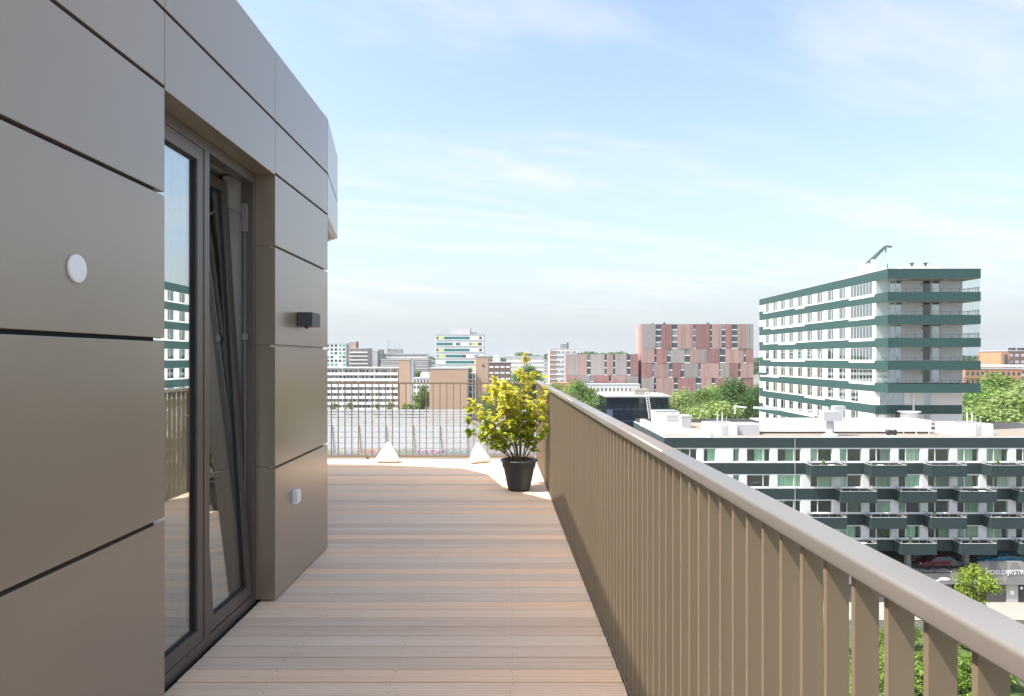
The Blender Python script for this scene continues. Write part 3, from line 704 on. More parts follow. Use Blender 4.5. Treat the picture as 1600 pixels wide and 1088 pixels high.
for k in range(4):
    z1 = (ZR - 1.13) if k == 0 else band_top(k - 1) - 1.25
    z0 = band_top(k)
    prev = XL
    ops = left_open + mods
    for i, (a, b, sp) in enumerate(ops):
        boxp('wall_panel', prev, a, YB + 0.02, YB + 0.60, z0 + 0.001, z1 - 0.001, M['facade_white'], ap)
        # balcony modules: the window on a balcony is a full height door
        sill = 0.12
        boxp('sill_strip', a + .001, b - .001, YB + 0.0, YB + 0.30, z0 + 0.001, z0 + sill, M['white'], ap)
        boxp('lintel', a + .001, b - .001, YB + 0.05, YB + 0.30, z1 - 0.10, z1 - 0.001, M['white'], ap)
        ct = rw.choice(cur_pick); cv = rw.choice([(0, 1), (0.36, 1), (0.36, 1), (0, 0.34), (0.55, 1), (0.36, 0.8), (0, 0.75)])
        if i < 5: ct = rw.choice(['cur_green', 'cur_green', None, 'cur_green'])
        window('f', mpB, a, b, z0 + sill + 0.001, z1 - 0.101, ap, sp, curtain=ct, cov=cv)
        prev = b
    boxp('wall_panel', prev, XR, YB + 0.02, YB + 0.60, z0 + 0.001, z1 - 0.001, M['facade_white'], ap)
    # left end wall of the row
    boxp('end_wall', XL + 0.001, XL + 0.5, YB + 0.61, 96.9, z0 + 0.001, z1 - 0.001, M['facade_white'], ap)
    boxp('spandrel_band', XL, XR, YB, YB + 0.58, z0 - 1.25, z0, M['teal_shaded'], ap)
    boxp('spandrel_band', XL, XL + 0.5, YB + 0.582, 97.0, z0 - 1.25, z0, M['teal_shaded'], ap)
    # balconies
    b0 = BAL0 + (MOD if k % 2 else 0)
    while b0 < XR - 3:
        b1 = b0 + 3.93
        def bal(mb):
            mb.box(0, 3.93, -1.62, -.004, -1.25, -1.08); mb.box(0, 3.93, -1.62, -1.54, -1.08, 0.0)
            mb.box(0, .08, -1.54, -.004, -1.08, 0.0); mb.box(3.85, 3.93, -1.54, -.004, -1.08, 0.0)
        o = shared('balcony', ('balcony',), (b0, YB, z0 - 0.03), ap, bal, M['teal_shaded'])
        def rl(mb):
            for x in (0.04, 3.89):
                mb.bar((x, -1.58, .40), (x, -.05, .40), .045); mb.bar((x, -1.58, .20), (x, -.05, .20), .03)
                for yy in (-1.58, -.8): mb.bar((x, yy, 0.0), (x, yy, .40), .045)
            mb.bar((.04, -1.58, .40), (3.89, -1.58, .40), .03)
            for q in (1.0, 1.95, 2.9): mb.bar((q, -1.58, 0), (q, -1.58, .40), .03)
        shared('balcony_rail', ('balrail',), (b0, YB, z0 - 0.03), o, rl, M['steel'])
        shared('balcony_cap', ('balcap',), (b0, YB, z0 - 0.03), o, lambda mb: (mb.box(-.02, 3.95, -1.64, -1.52, .001, .03), mb.box(-.02, .10, -1.52, -.01, .001, .03), mb.box(3.83, 3.95, -1.52, -.01, .001, .03)), M['coping'])
        b0 += 2 * MOD
m = MB(); m.bar((PX(1242, YB), YB - .06, ZR - .1), (PX(1242, YB), YB - .06, GZ + 3), .045); m.build('downpipe', M['grey_block'], ap)
# plinth: open car deck, concrete parapet, ground floor
zpk1 = band_top(3) - 1.25; zpk0 = PZ(892, YB)
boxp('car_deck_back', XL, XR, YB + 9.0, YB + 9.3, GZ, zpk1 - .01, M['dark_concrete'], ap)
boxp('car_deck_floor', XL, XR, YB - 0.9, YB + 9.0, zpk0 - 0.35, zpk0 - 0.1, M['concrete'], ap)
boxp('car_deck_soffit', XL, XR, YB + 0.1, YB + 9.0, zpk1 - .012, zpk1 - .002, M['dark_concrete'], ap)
u = 32.0; i = 0
while u < XR - 0.6:
    boxp('column', u, u + 0.5, YB + 0.9, YB + 1.4, zpk0 - .1, zpk1 - .013, M['concrete'], ap)
    u += 2 * MOD
xs = PX(1529, YB - 1)
boxp('parapet', XL, xs - .01, YB - 0.95, YB - 0.75, PZ(909, YB), zpk0 - .02, M['sign_concrete'], ap)
m = MB()
m.bar((XL, YB - .85, zpk0 + .95), (xs - .05, YB - .85, zpk0 + .95), .06); m.bar((XL, YB - .85, zpk0 + .05), (xs - .05, YB - .85, zpk0 + .05), .06)
u = XL + .1
while u < xs: m.bar((u, YB - .85, zpk0 - .02), (u, YB - .85, zpk0 + .95), .06); u += 1.67
m.build('car_deck_railing', M['black_metal'], ap)
# sign parapet with pale triangles
boxp('sign_parapet', xs, XR, YB - 1.05, YB - 0.75, PZ(909, YB), PZ(877.5, YB - 1), M['sign_concrete'], ap)
M['pale_tri'] = plain('pale_grey_print', (0.31, 0.305, 0.295), rough=0.8)
M['dark_tri'] = plain('grey_print', (0.17, 0.168, 0.162), rough=0.8)
def tri(xa, za, xb, zb, xc, zc, mat, yy=YB - 1.05):
    m = MB(); m.add([(xa, yy - .012, za), (xb, yy - .012, zb), (xc, yy - .012, zc), (xa, yy - .002, za), (xb, yy - .002, zb), (xc, yy - .002, zc)], [(0, 1, 2), (5, 4, 3), (0, 3, 4, 1), (1, 4, 5, 2), (2, 5, 3, 0)])
    m.build('pale_triangle', mat, ap)
zt, zb_ = PZ(878.5, YB - 1), PZ(907.5, YB)
for k, (pa, pb, pc, mt) in enumerate(((1535, 1548, 1541, 'dark_tri'), (1549, 1571, 1560, 'pale_tri'), (1578, 1590, 1600, 'pale_tri'), (1604, 1630, 1612, 'dark_tri'))):
    tri(PX(pa, YB), zt, PX(pc, YB), zb_, PX(pb, YB), zt, M[mt])
tri(PX(1506, YB), zpk0 - .1, PX(1514, YB), PZ(908, YB), PX(1497, YB), PZ(908, YB), M['pale_tri'], YB - .95)
boxp('ground_floor_wall', xs + 1.2, XR, YB - 0.6, YB - 0.3, GZ, PZ(909, YB) - .01, M['dark_concrete'], ap)
boxp('ground_floor_wall', XL, PX(1482, YB), YB - 0.6, YB - 0.3, GZ, PZ(909, YB) - .01, M['dark_concrete'], ap)
boxp('shutter', PX(1586, YB), PX(1640, YB), YB - 0.66, YB - 0.61, GZ + .05, GZ + 2.3, M['black_metal'], ap)
boxp('doorway', PX(1566, YB), PX(1584, YB), YB - 0.66, YB - 0.61, GZ + .05, GZ + 2.3, M['concrete'], ap)
boxp('notice_board', PX(1572, YB), PX(1577, YB), YB - 0.72, YB - 0.67, GZ + 1.0, GZ + 1.45, M['white_plastic'], ap)
m = MB(); Mw = Matrix.Translation((PX(1589, YB), YB - .62, GZ + 1.7))
m.lathe([(0.0, 0), (.16, 0), (.16, .06), (0.0, .06)], 16); m.v = [Vector((v.x + PX(1589, YB), YB - .67 - v.z, v.y + GZ + 1.75)) for v in m.v]; m.build('wall_light', M['white_plastic'], ap)
# lettering on the parapet
def lettering(txt, x, y, z, size, mat, parent=None, sx=1.0, ext=0.02, name='sign_lettering'):
    cu = bpy.data.curves.new(name, 'FONT'); cu.body = txt; cu.size = size; cu.extrude = ext; cu.offset = 0.010 * size; cu.space_character = 1.06
    t = bpy.data.objects.new('tmp_text', cu); COL.objects.link(t)
    dg = bpy.context.evaluated_depsgraph_get(); me = bpy.data.meshes.new_from_object(t.evaluated_get(dg))
    bpy.data.objects.remove(t)
    for v in me.vertices: v.co = Vector((v.co.x * sx, -v.co.z, v.co.y))
    me.materials.clear(); me.materials.append(mat)
    return _link(bpy.data.objects.new(name, me), parent, (x, y, z))
lettering('POELDIJKSTRAAT', PX(1541, YB - 1), YB - 1.09, PZ(897, YB - 1), 0.66, M['white_plastic'], ap, 1.02)
# roof furniture
def roof_thing(name, label, cat, loc): return thing(name, loc, label, cat)
RT = ZR - 0.06
def rY(py): return F * (EYE - RT) / (py - 560.0)
t = roof_thing('air_handling_unit', 'white louvred ventilation unit on a white plinth at the corner of the roof', 'ventilation unit', (PX(1043, 84), 84, RT))
x0, x1 = PX(1024, 84), PX(1061, 84)
boxp('plinth', x0 - .3, x1 + .1, 83.0, 86.6, RT, RT + 0.9, M['white'], t); boxp('housing', x0, x1 - .1, 83.4, 86.4, RT + .901, RT + 2.55, M['white'], t)
for k in range(3): boxp('louvre', x0 + 1.2, x1 - .2, 83.30, 83.399, RT + 1.15 + k * .42, RT + 1.42 + k * .42, M['coping'], t)
boxp('lid', x0 - .03, x1 - .07, 83.37, 86.43, RT + 2.551, RT + 2.62, M['roof_grey'], t)
t = roof_thing('roof_upstand', 'long low white wall stepping across the gravel roof near the ventilation unit', 'wall', (PX(1060, 84), 84, RT))
def up(pts, w, h):
    for a, b in zip(pts[:-1], pts[1:]):
        m = MB(); m.bar((a[0], a[1], RT + h / 2), (b[0], b[1], RT + h / 2), w, h); m.build('wall_section', M['white'], t)
up([(PX(1003, 92), 92), (PX(1024, 84.2), 84.2)], .5, .9)
up([(PX(1062, 84.5), 84.5), (PX(1075, 82), 82), (PX(1112, 78.6), 78.6)], .45, .55)
t = roof_thing('roof_cabinet', 'small pale grey cabinet behind the white ventilation unit on the roof', 'cabinet', (PX(1070, 90), 90, RT))
boxp('housing', PX(1063, 90), PX(1078, 90), 89.4, 91, RT, RT + 1.5, M['grey_block'], t); boxp('lid', PX(1062.5, 90), PX(1078.5, 90), 89.35, 91.05, RT + 1.501, RT + 1.56, M['white'], t)
def hatch(pa, pb, Y, D, h, label, ladder_px, poles):
    t = roof_thing('roof_hatch', label, 'roof hatch', (PX((pa + pb) / 2, Y), Y, RT))
    a, b = PX(pa, Y), PX(pb, Y); ch = 0.8
    m = MB(); m.prism([(a + ch, Y), (b, Y), (b, Y + D), (a, Y + D), (a, Y + ch)], RT, RT + h); m.build('kerb', M['white'], t)
    boxp('cover', a + .5, b - .4, Y + .5, Y + D - .4, RT + h + .001, RT + h + .08, M['roof_grey'], t)
    lx = PX(ladder_px, Y); m = MB()
    for s in (-.28, .28): m.bar((lx + s, Y - .08, RT), (lx + s, Y - .08, RT + h + .9), .05)
    for k in range(6): m.bar((lx - .28, Y - .08, RT + .15 + k * .24), (lx + .28, Y - .08, RT + .15 + k * .24), .035)
    m.build('ladder', M['coping'], t)
    for p in poles: m = MB(); m.bar((PX(p, Y), Y + 1, RT + h), (PX(p, Y), Y + 1, RT + h + 1.3), .08); m.build('grab_pole', M['white'], t)
hatch(1109, 1152, 80.6, 3.4, 1.35, 'white chamfered roof hatch with two poles, near the ventilation unit', 1131, (1125, 1132.5))
hatch(1491, 1552, 80.4, 3.6, 1.35, 'white chamfered roof hatch with two poles at the right end of the roof', 1527, (1520, 1527.5))
o = boxp('stair_housing', PX(1152.5, 81), PX(1187, 81), 81.0, 84.0, RT, RT + 1.25, M['grey_block']); tag(o, 'pale grey box on the gravel roof beside the white hatch', 'roof box')
t = roof_thing('roof_screen', 'long low white screen wall standing off the gravel roof before the tower', 'wall', (PX(1300, 82.4), 82.4, RT))
boxp('screen', PX(1187.5, 82.4), PX(1455, 82.4), 82.4, 82.55, RT + .24, RT + 1.65, M['white'], t)
boxp('foot', PX(1187.5, 82.4), PX(1455, 82.4), 82.56, 83.5, RT, RT + .239, M['brick_dark'], t)  # dark box standing in for the shadow gap under the screen
boxp('deck', PX(1187.5, 82.4), PX(1455, 82.4), 82.551, 86.0, RT + 1.45, RT + 1.60, M['coping'], t)
t = roof_thing('roof_fan', 'left one of two small dark roof fans before the white screen', 'roof fan', (PX(1388, 80), 80, RT))
for px_, tt in ((1388, t), (1397, roof_thing('roof_fan', 'right one of two small dark roof fans before the white screen', 'roof fan', (PX(1397, 80), 80, RT)))):
    tt['group'] = 'small dark fans on the gravel roof'
    xx = PX(px_, 80); m = MB(); m.lathe([(0.0, 0), (.26, 0), (.26, .25), (.3, .3), (.3, .62), (.22, .74), (0, .76)], 14, 0, (xx, 80, RT)); m.build('fan_body', M['black_metal'], tt)
    boxp('base', xx - .32, xx + .32, 79.68, 80.32, RT + .001, RT + .08, M['white'], tt)
m = MB()
t = roof_thing('roof_railing', 'white tubular safety railing on the roof beside the right hatch', 'railing', (PX(1470, 82), 82, RT))
m = MB()
for k in range(9):
    xx = PX(1412 + k * 10, 82); m.bar((xx, 82 - (k % 2) * 1.2, RT), (xx, 82 - (k % 2) * 1.2, RT + 1.5), .05)
for zz in (.5, 1.0, 1.5): m.bar((PX(1412, 82), 81.95, RT + zz), (PX(1492, 82), 81.95, RT + zz), .045); m.bar((PX(1422, 82), 80.8, RT + zz), (PX(1482, 82), 80.8, RT + zz), .045)
m.build('tubes', M['white'], t)
def bmu(name, label, base, post_h, tip, head, mat_arm, w):
    """window cleaning crane: pedestal, machine box, boom with jib"""
    b = Vector(base); t = thing(name, b, label, 'crane')
    m = MB(); m.lathe([(.0, 0), (.9, 0), (.9, .12), (.45, .3), (.38, post_h), (0, post_h)], 14, 0, b); m.build('pedestal', M['grey_block'], t)
    top = b + Vector((0, 0, post_h))
    m = MB(); m.box(top.x - 1.0, top.x + 1.2, top.y - .6, top.y + .6, top.z + .001, top.z + 1.15); m.box(top.x + .35, top.x + 1.6, top.y - .45, top.y + .45, top.z + 1.151, top.z + 1.75); m.build('machine_box', M['grey_block'], t)
    a = top + Vector((-.2, 0, 1.0)); e = Vector(tip); d = (e - a).normalized(); s = Vector((-d.z, 0, d.x)) * w
    m = MB(); m.bar(a - s * .5, e - s * .2, w * .45); m.bar(a + s * .5, e + s * .2, w * .45)
    n = 9
    for k in range(n):
        p = a.lerp(e, k / n); q = a.lerp(e, (k + 1) / n); m.bar(p - s * .5, q + s * (.4 if k % 2 else .45), w * .25)
    m.build('boom', M[mat_arm], t)
    m = MB(); h = e + Vector(head); m.bar(e - Vector((.9 if head[0] < 0 else -.9, 0, 0)), h, w * .6); m.bar(h, h - Vector((0, 0, .9)), w * .3); m.build('jib_head', M[mat_arm], t)
    return t
bmu('window_cleaning_crane', 'white window cleaning crane with a long boom on the gravel roof', (PX(1297, 80.2), 80.2, RT), 1.75, (PX(1178, 79), 79, PZ(637, 79)), (-2.2, 0, .15), 'white', .32)

# ================================================================== the tower
tw = thing('tower_block', (53, 100, GZ), 'tall white tower block with dark green bands and wraparound corner balconies', 'building')
YT = 86.2; XT = 47.45; XTR = 59.2; YTB = 131.0; YW = 89.1; XBR = 58.7
mpT = LF(XT); mpW = FR(YW)
tb = [12.97 - 0.09, 9.98, 7.08, 4.18, 1.28, -1.62, -4.52, -7.42, -10.32]
boxp('core', XT + .55, XBR - .02, YW + .35, YTB - .3, GZ, tb[0] - 1.0, M['interior'], tw)
boxp('roof', XT + .26, XTR - .1, YT + .1, YTB - .1, tb[0] - .5, tb[0] - .15, M['roof_grey'], tw)
boxp('right_wall', XBR - .019, XBR + .1, YW, YTB, GZ, tb[0] - 1.2, M['facade_white'], tw)
boxp('back_wall', XT, XBR, YTB - .29, YTB, GZ, tb[0] - 1.2, M['facade_white'], tw)
cols_y = [126.8 - 3.575 * i for i in range(9)]      # window centres, far to near
for k in range(9):
    zt_ = tb[k]; zb_ = zt_ - (1.19 if k == 0 else 1.15)
    low = k >= 6
    # bands: along the left face, and round the balconies at the front
    fpart('green_band', mpT, YT if not low else YW - .01, YTB, zb_, zt_, 0.0, .5, M['teal'], tw)
    if not low:
        boxp('balcony_parapet', XT + .501, XTR, YT, YT + .12, zb_, zt_, M['teal'], tw)
        boxp('balcony_parapet', XTR - .12, XTR, YT + .121, YW + 2, zb_, zt_, M['teal'], tw)
        boxp('balcony_slab', XT + .501, XTR - .121, YT + .121, YW - .01, zb_ + .001, zb_ + .22, M['concrete'], tw)
    else:
        boxp('green_band', XT + .501, XBR, YW - .04, YW + .3, zb_, zt_, M['teal'], tw)
    if k == 8: break
    # storey between band k and band k + 1
    z1 = zb_; z0 = tb[k + 1]
    wz0 = z0 + .34; 
    glass_col = k < 5
    ops = [(c - .95, c + .95) for c in sorted(cols_y)]
    prev = YW + .3 if not glass_col else YW
    if glass_col: ops = [(89.95, 95.75)] + ops
    elif True: ops = [(93.6, 95.7)] + ops
    step0, step1 = sorted((rw.uniform(96, 128), rw.uniform(96, 128)))
    for (a, b) in ops:
        fpart('wall_panel', mpT, prev, a, z0 + .001, z1 - .001, .02, .5, M['facade_white'], tw)
        big = (b - a) > 3
        zz0 = z0 + (.06 if big else .14)
        fpart('sill', mpT, a + .001, b - .001, z0 + .001, zz0, .0, .4, M['white'], tw)
        if not big:
            window('l', mpT, a, b, zz0 + .001, z1 - .001, tw, (0.36 + 0.0,), gl='tower_glass', curtain=rw.choice(['cur_grey', None, 'cur_white', None]), cov=(0.4, 1), d=.03, fw=.05, fd=.03)
        else:
            window('l', mpT, a, b, zz0 + .001, z1 - .001, tw, tuple((i + 1) / 7 for i in range(6)), gl='tower_glass', curtain=None, d=.02, fw=.035, fd=.02)
        prev = b
    fpart('wall_panel', mpT, prev, YTB, z0 + .001, z1 - .001, .02, .5, M['facade_white'], tw)
    # white steps hanging over the band below
    for _ in range(2):
        a = rw.choice(cols_y) - 1.8; n_ = rw.choice((1, 2, 3, 4)); b = min(a + 3.575 * n_, YTB - .5)
        if k < 7: fpart('white_step', mpT, a, b, z0 - .24, z0 - .001, -.03, -.002, M['white'], tw) if _ == 0 else None
    if glass_col: fpart('white_step', mpT, 89.4, 96.1, z0 - .28, z0 - .001, -.03, -.002, M['white'], tw)
    fpart('green_return', mpT, YTB - 2.0 - rw.choice((0, 1.8)), YTB, z0 + .001, z0 + .55, -.02, -.002, M['teal'], tw)
    # front wall behind the balconies
    if k < 5:
        fr_ops = [(49.3, 50.9, 'pair'), (53.6, 54.7, 'door'), (54.85, 55.9, 'win')]
    else:
        fr_ops = [(48.0, 51.2, 'glaz'), (53.7, 54.7, 'win')]
    prev = XT + .51
    for (a, b, ty) in fr_ops:
        boxp('front_wall', prev, a, YW, YW + .34, z0 + .001, z1 + .20 if k < 5 else z1 - .001, M['facade_white'], tw)
        top = z1 + .18 if k < 5 else z1 - .002
        zf = z0 - .9 if k < 5 else z0 + .1
        window('f', mpW, a, b, z0 + .002, top, tw, {'pair': (.5,), 'door': (), 'win': (), 'glaz': (.2, .4, .6, .8)}[ty], frame='white' if ty != 'glaz' else 'coping', gl='tower_glass' if ty != 'door' else 'win_glass', curtain='cur_grey' if ty == 'win' and k % 2 else None, d=.06, fw=.06)
        prev = b
    boxp('front_wall', prev, XBR, YW, YW + .34, z0 + .001, z1 + .20 if k < 5 else z1 - .001, M['facade_white'], tw)
    if k < 5:
        # glass wind screens on the left corner and right end, posts and rails
        boxp('wind_screen', XT + .04, XT + .06, YT + .15, YW - .05, z0 + .002, z1 - .002, M['clear_glass'], tw)
        boxp('wind_screen', XT + .08, XT + 1.15, YT + .04, YT + .06, z0 + .002, z1 - .002, M['clear_glass'], tw)
        boxp('wind_screen', XTR - .07, XTR - .05, YT + .1, YW + 1.9, z0 + .002, z1 - .002, M['clear_glass'], tw)
        m = MB(); m.bar((XT + 1.2, YT + .06, z0 + .42), (XTR - .05, YT + .06, z0 + .42), .02)
        u = XT + 1.2
        while u < XTR: m.bar((u, YT + .06, z0), (u, YT + .06, z0 + .5), .035); u += 1.13
        for q in range(6): m.bar((XTR - .06, YT + .3 + q * .55, z0), (XTR - .06, YT + .3 + q * .55, z0 + .62), .045)
        m.bar((XTR - .06, YT + .1, z0 + .62), (XTR - .06, YW + 1.9, z0 + .62), .05)
        m.build('balcony_rail', M['black_metal'], tw)
        boxp('wall_lantern', 53.38, 53.52, YW - .12, YW - .004, z1 - .55, z1 - .30, M['brick_orange'], tw)  # orange puts the sun's glow into the lantern's colour
        for q in (50.2, 55.4): boxp('ceiling_lamp', q, q + .3, YT + 1.2, YT + 1.5, zb_ - .06, zb_ - .002, M['white'], tw)
m = MB(); m.bar((52.3, YW - .14, tb[5] - 1.2), (52.3, YW - .14, ZR), .22); m.build('downpipe', M['white'], tw)
m = MB(); m.lathe([(0, 0), (1.0, 0), (1.0, 2.6), (1.35, 2.7), (1.35, 2.85), (0, 2.9)], 24, 0, (50.9, YW - 1.6, -8.0)); m.build('entrance_drum', M['white'], tw)
boxp('lower_wall', XT, XT + .5, YW, YTB - .3, GZ, tb[8] - 1.16, M['facade_white'], tw)
boxp('lower_wall', XT + .501, XBR - .02, YW, YW + .3, GZ, tb[8] - 1.16, M['facade_white'], tw)
boxp('coping', XT - .03, XTR + .03, YT - .03, YT + .25, tb[0] + .002, tb[0] + .07, M['coping'], tw)
boxp('coping', XT - .03, XT + .25, YT + .252, YTB, tb[0] + .002, tb[0] + .07, M['coping'], tw)
m = MB(); zz = tb[0]
m.add([(49.5, 91, zz - .1), (57.2, 91, zz - .1), (57.2, 95, zz - .1), (49.5, 95, zz - .1), (52.6, 91, zz + 1.0), (57.2, 91, zz + 1.0), (57.2, 95, zz + 1.0), (52.6, 95, zz + 1.0)], [(3,2,1,0),(4,5,6,7),(0,1,5,4),(1,2,6,5),(2,3,7,6),(3,0,4,7)])
m.build('roof_house', M['white'], tw)
boxp('roof_box', 47.9, 51.0, 92.0, 99, zz - .1, zz + .75, M['white'], tw)
for xx, yy in ((53.6, 91.5), (55.3, 91.3)):
    m = MB(); m.lathe([(0, 0), (.12, 0), (.12, .35), (.4, .42), (.15, .5), (0, .52)], 12, 0, (xx, yy, zz + 1.0)); m.build('roof_vent', M['black_metal'], tw)
m = MB(); m.bar((48.4, 88, zz), (48.4, 88, zz + .9), .06); m.build('antenna', M['black_metal'], tw)
bmu('window_cleaning_crane', 'small crane with a raised dark boom on the tower roof', (PX(1356, 97), 97, tb[0] - .15), 1.1, (PX(1383, 97), 97, PZ(386, 97)), (.1, 0, .1), 'crane_dark', .42)
# ================================================================== far buildings
def strips(parent, mp, u0, u1, zs, h, n, wfrac, mat, name='window_row', d=-.03, seed=0, skip=0.0):
    """one row of n windows per height in zs, set on the facade"""
    r = random.Random(seed)
    for z in zs:
        m = MB(); st = (u1 - u0) / n
        for i in range(n):
            if r.random() < skip: continue
            c = u0 + (i + .5) * st; fbox(m, mp, c - st * wfrac / 2, c + st * wfrac / 2, z, z + h, d, .05)
        if m.v:
            o = m.build(name, M[mat], parent); o['kind'] = 'stuff'
def bldg(name, label, p0, p1, ytop, Y, D, mat, cat='building'):
    a, b = PX(p0, Y), PX(p1, Y); z = PZ(ytop, Y)
    t = thing(name, ((a + b) / 2, Y + D / 2, GZ), label, cat)
    boxp('wall', a, b, Y, Y + D, GZ, z, M[mat], t)
    boxp('roof_edge', a - .15, b + .15, Y - .15, Y + D + .15, z + .01, z + .5, M['coping'], t)
    return t, a, b, z, FR(Y)
def levels(z, top_off, storey, n): return [z - top_off - storey * (i + 1) for i in range(n)]

# ---- the two red and grey clad blocks
def clad_block(label, p0, p1, ytop, Y, D, rows, seed, wins):
    r = random.Random(seed)
    a, b = PX(p0, Y), PX(p1, Y); z = PZ(ytop, Y)
    t = thing('clad_apartment_block', ((a + b) / 2, Y + D / 2, GZ), label, 'building')
    boxp('core', a + .3, b - .3, Y + .35, Y + D, GZ, z - .4, M['grey_block'], t)
    boxp('roof', a + .2, b - .2, Y + .3, Y + D, z - .39, z - .1, M['roof_grey'], t)
    zt_ = z
    for ri, hgt in enumerate(rows):
        z0 = zt_ - hgt
        u = a; prev = None
        while u < b - .5:
            w = r.uniform(2.6, 8.2); 
            if b - (u + w) < 3.2: w = b - u
            mat = r.choice([q for q in ('red_panel', 'pink_panel', 'grey_panel') if q != prev]); prev = mat
            boxp('facade_panel', u + .05, min(u + w, b) - .05, Y + r.uniform(-.12, .12), Y + .34, z0 + .06, zt_ - .03, M[mat], t)
            # fins that divide a panel
            q = u + 1.4
            while q < min(u + w, b) - .9:
                boxp('panel_seam', q, q + .10, Y - .17, Y - .125, z0 + .1, zt_ - .08, M['pink_panel'], t) if r.random() < .6 else None
                q += 1.45
            u += w
            if u < b - 4 and r.random() < wins:
                ww = r.choice((.9, .9, 1.6, 2.4))
                n = max(1, round(hgt / 3.0))
                for k in range(n):
                    zz = z0 + k * hgt / n
                    fpart('window', FR(Y), u + .02, u + ww - .02, zz + .45, zz + hgt / n - .1, .18, .30, M['far_dark'] if r.random() < .7 else M['far_mid'], t)
                    fpart('window_sill', FR(Y), u + .02, u + ww - .02, zz + .08, zz + .44, .1, .34, M['white'], t)
                u += ww
        zt_ = z0
    # side facing left
    for k in range(3):
        boxp('side_panel', a - .05, a + .299, Y + .36 + k * D / 3, Y + .3 + (k + 1) * D / 3, GZ, z - .02, M[('red_panel', 'pink_panel', 'grey_panel')[k]], t)
    for k in range(3):
        xx = r.uniform(a + 3, b - 3); m = MB(); m.box(xx, xx + .8, Y + 2, Y + 3, z - .1, z + r.uniform(.4, .9)); m.build('roof_vent', M['black_metal'], t)
    return t
clad_block('big apartment block clad in red, pink and grey vertical panels', 1003, 1177.5, 506.5, 300, 18, [10.9, 6.3, 6.5, 8.2, 9], 5, .78)
clad_block('smaller block clad in red, pink and grey panels', 886, 997.5, 553.5, 300, 16, [9.4, 6.0, 9], 11, .8)
# ---- dark glass block with a roof ladder
Y = 176.0
t = thing('glass_block', (PX(996, Y), Y + 6, GZ), 'dark blue glass block with a pale roof and a ladder up its front', 'building')
a, b, z = PX(948, Y), PX(1045, Y), PZ(619, Y)
boxp('core', a + .2, b - .2, Y + .25, Y + 16, GZ, z - .3, M['interior'], t)
nb = 10; st = (b - a) / nb
for i in range(nb):
    for k in range(3):
        zz = z - .35 - 3.05 * (k + 1)
        mt = 'blue_panel' if (i == 0 and k) or (i == 7 and k >= 1) else 'blue_glass'
        boxp('glass_panel', a + i * st + .06, a + (i + 1) * st - .06, Y + .05, Y + .2, zz + .06, zz + 2.99, M[mt], t)
for k in range(4): boxp('transom', a, b, Y + .0, Y + .24, z - .35 - 3.05 * k - .05, z - .35 - 3.05 * k + .05, M['blue_panel'], t)
for i in range(5):
    for k in range(3):
        zz = z - .35 - 3.05 * (k + 1)
        boxp('side_panel', a + .0, a + .19, Y + .26 + i * 3.1, Y + 3.2 + i * 3.1, zz + .06, zz + 2.99, M['blue_glass'], t)
boxp('roof', a - .4, b + .4, Y - .4, Y + 16.3, z - .29, z + .1, M['coping'], t)
boxp('plant_room', a + 8, b - 4, Y + 4, Y + 10, z + .11, z + 1.5, M['gravel'], t)
lx = PX(1011, Y - 1); m = MB()
for s in (-.35, .35): m.bar((lx + s, Y - 1.2 + .5, z + 1.0), (lx + s + .9, Y - 1.2, z - 6.4), .12)
for k in range(14):
    q = k / 14; m.bar((lx - .35 + .9 * q, Y - .7 - .5 * q, z + 1.0 - 7.4 * q), (lx + .35 + .9 * q, Y - .7 - .5 * q, z + 1.0 - 7.4 * q), .14)
m.build('ladder', M['white'], t)
m = MB()
for k in range(12): m.bar((a + 1 + k * 1.25, Y, z + .1), (a + 1 + k * 1.25, Y, z + .8), .06)
m.bar((a + 1, Y, z + .8), (b - 1, Y, z + .8), .06); m.build('roof_rail', M['white'], t)

# ---- white slab of galleries, left
Y = 336.0
t = thing('gallery_flats', (PX(560, Y), Y + 8, GZ), 'long white gallery flats with eight storeys of white parapets beside a tan brick shaft', 'building')
a, b, z = PX(440, Y), PX(621.5, Y), PZ(575, Y)
boxp('wall', a, b, Y + 1.3, Y + 12, GZ, z - .2, M['grey_block'], t)
boxp('roof', a - .2, b + .2, Y - .2, Y + 12.2, z - .19, z + .25, M['white'], t)
r = random.Random(3)
for k in range(7):
    z1 = z - .8 - 2.9 * k; z0 = z1 - 1.45
    boxp('parapet', a, b, Y - .1, Y + .15, z0 - 1.35, z0, M['white'], t) 
    boxp('gallery_floor', a, b, Y + .151, Y + 1.29, z0 - 1.35, z0 - 1.2, M['white'], t)
    m = MB(); m2 = MB(); u = a + .4
    while u < b - 1.5:
        w = r.uniform(.7, 1.4); q = m if r.random() < .55 else m2
        fbox(q, FR(Y), u, u + w, z0 - .95, z0 + 1.2, 1.22, 1.32); u += w + r.choice((.25, .5, .9, 1.4))
    o = m.build('window_row', M['far_dark'], t); o['kind'] = 'stuff'; o = m2.build('window_row', M['far_mid'], t); o['kind'] = 'stuff'
u = a + 6
while u < b: boxp('party_wall', u, u + .3, Y + .152, Y + 1.29, GZ + 3, z - .2, M['white'], t); u += 7.9
m = MB(); u = a + 1
while u < b - 4: fbox(m, FR(Y), u, u + 2.6, GZ + .4, GZ + 2.6, 1.2, 1.32); u += 4.6
o = m.build('ground_floor_windows', M['far_dark'], t); o['kind'] = 'stuff'
def shaft(label, p0, p1, yt, Y, D, mat, side=None, p2=None):
    t, a, b, z, mp = bldg('brick_shaft', label, p0, p1, yt, Y, D, mat)
    return t
t = shaft('tan brick lift shaft at the end of the white gallery flats', 623, 640.5, 562.5, 331, 9, 'brick_tan')
boxp('grey_flank', PX(640.5, 331) + .02, PX(645, 331), 331.4, 339, GZ, PZ(563, 331), M['grey_block'], t)
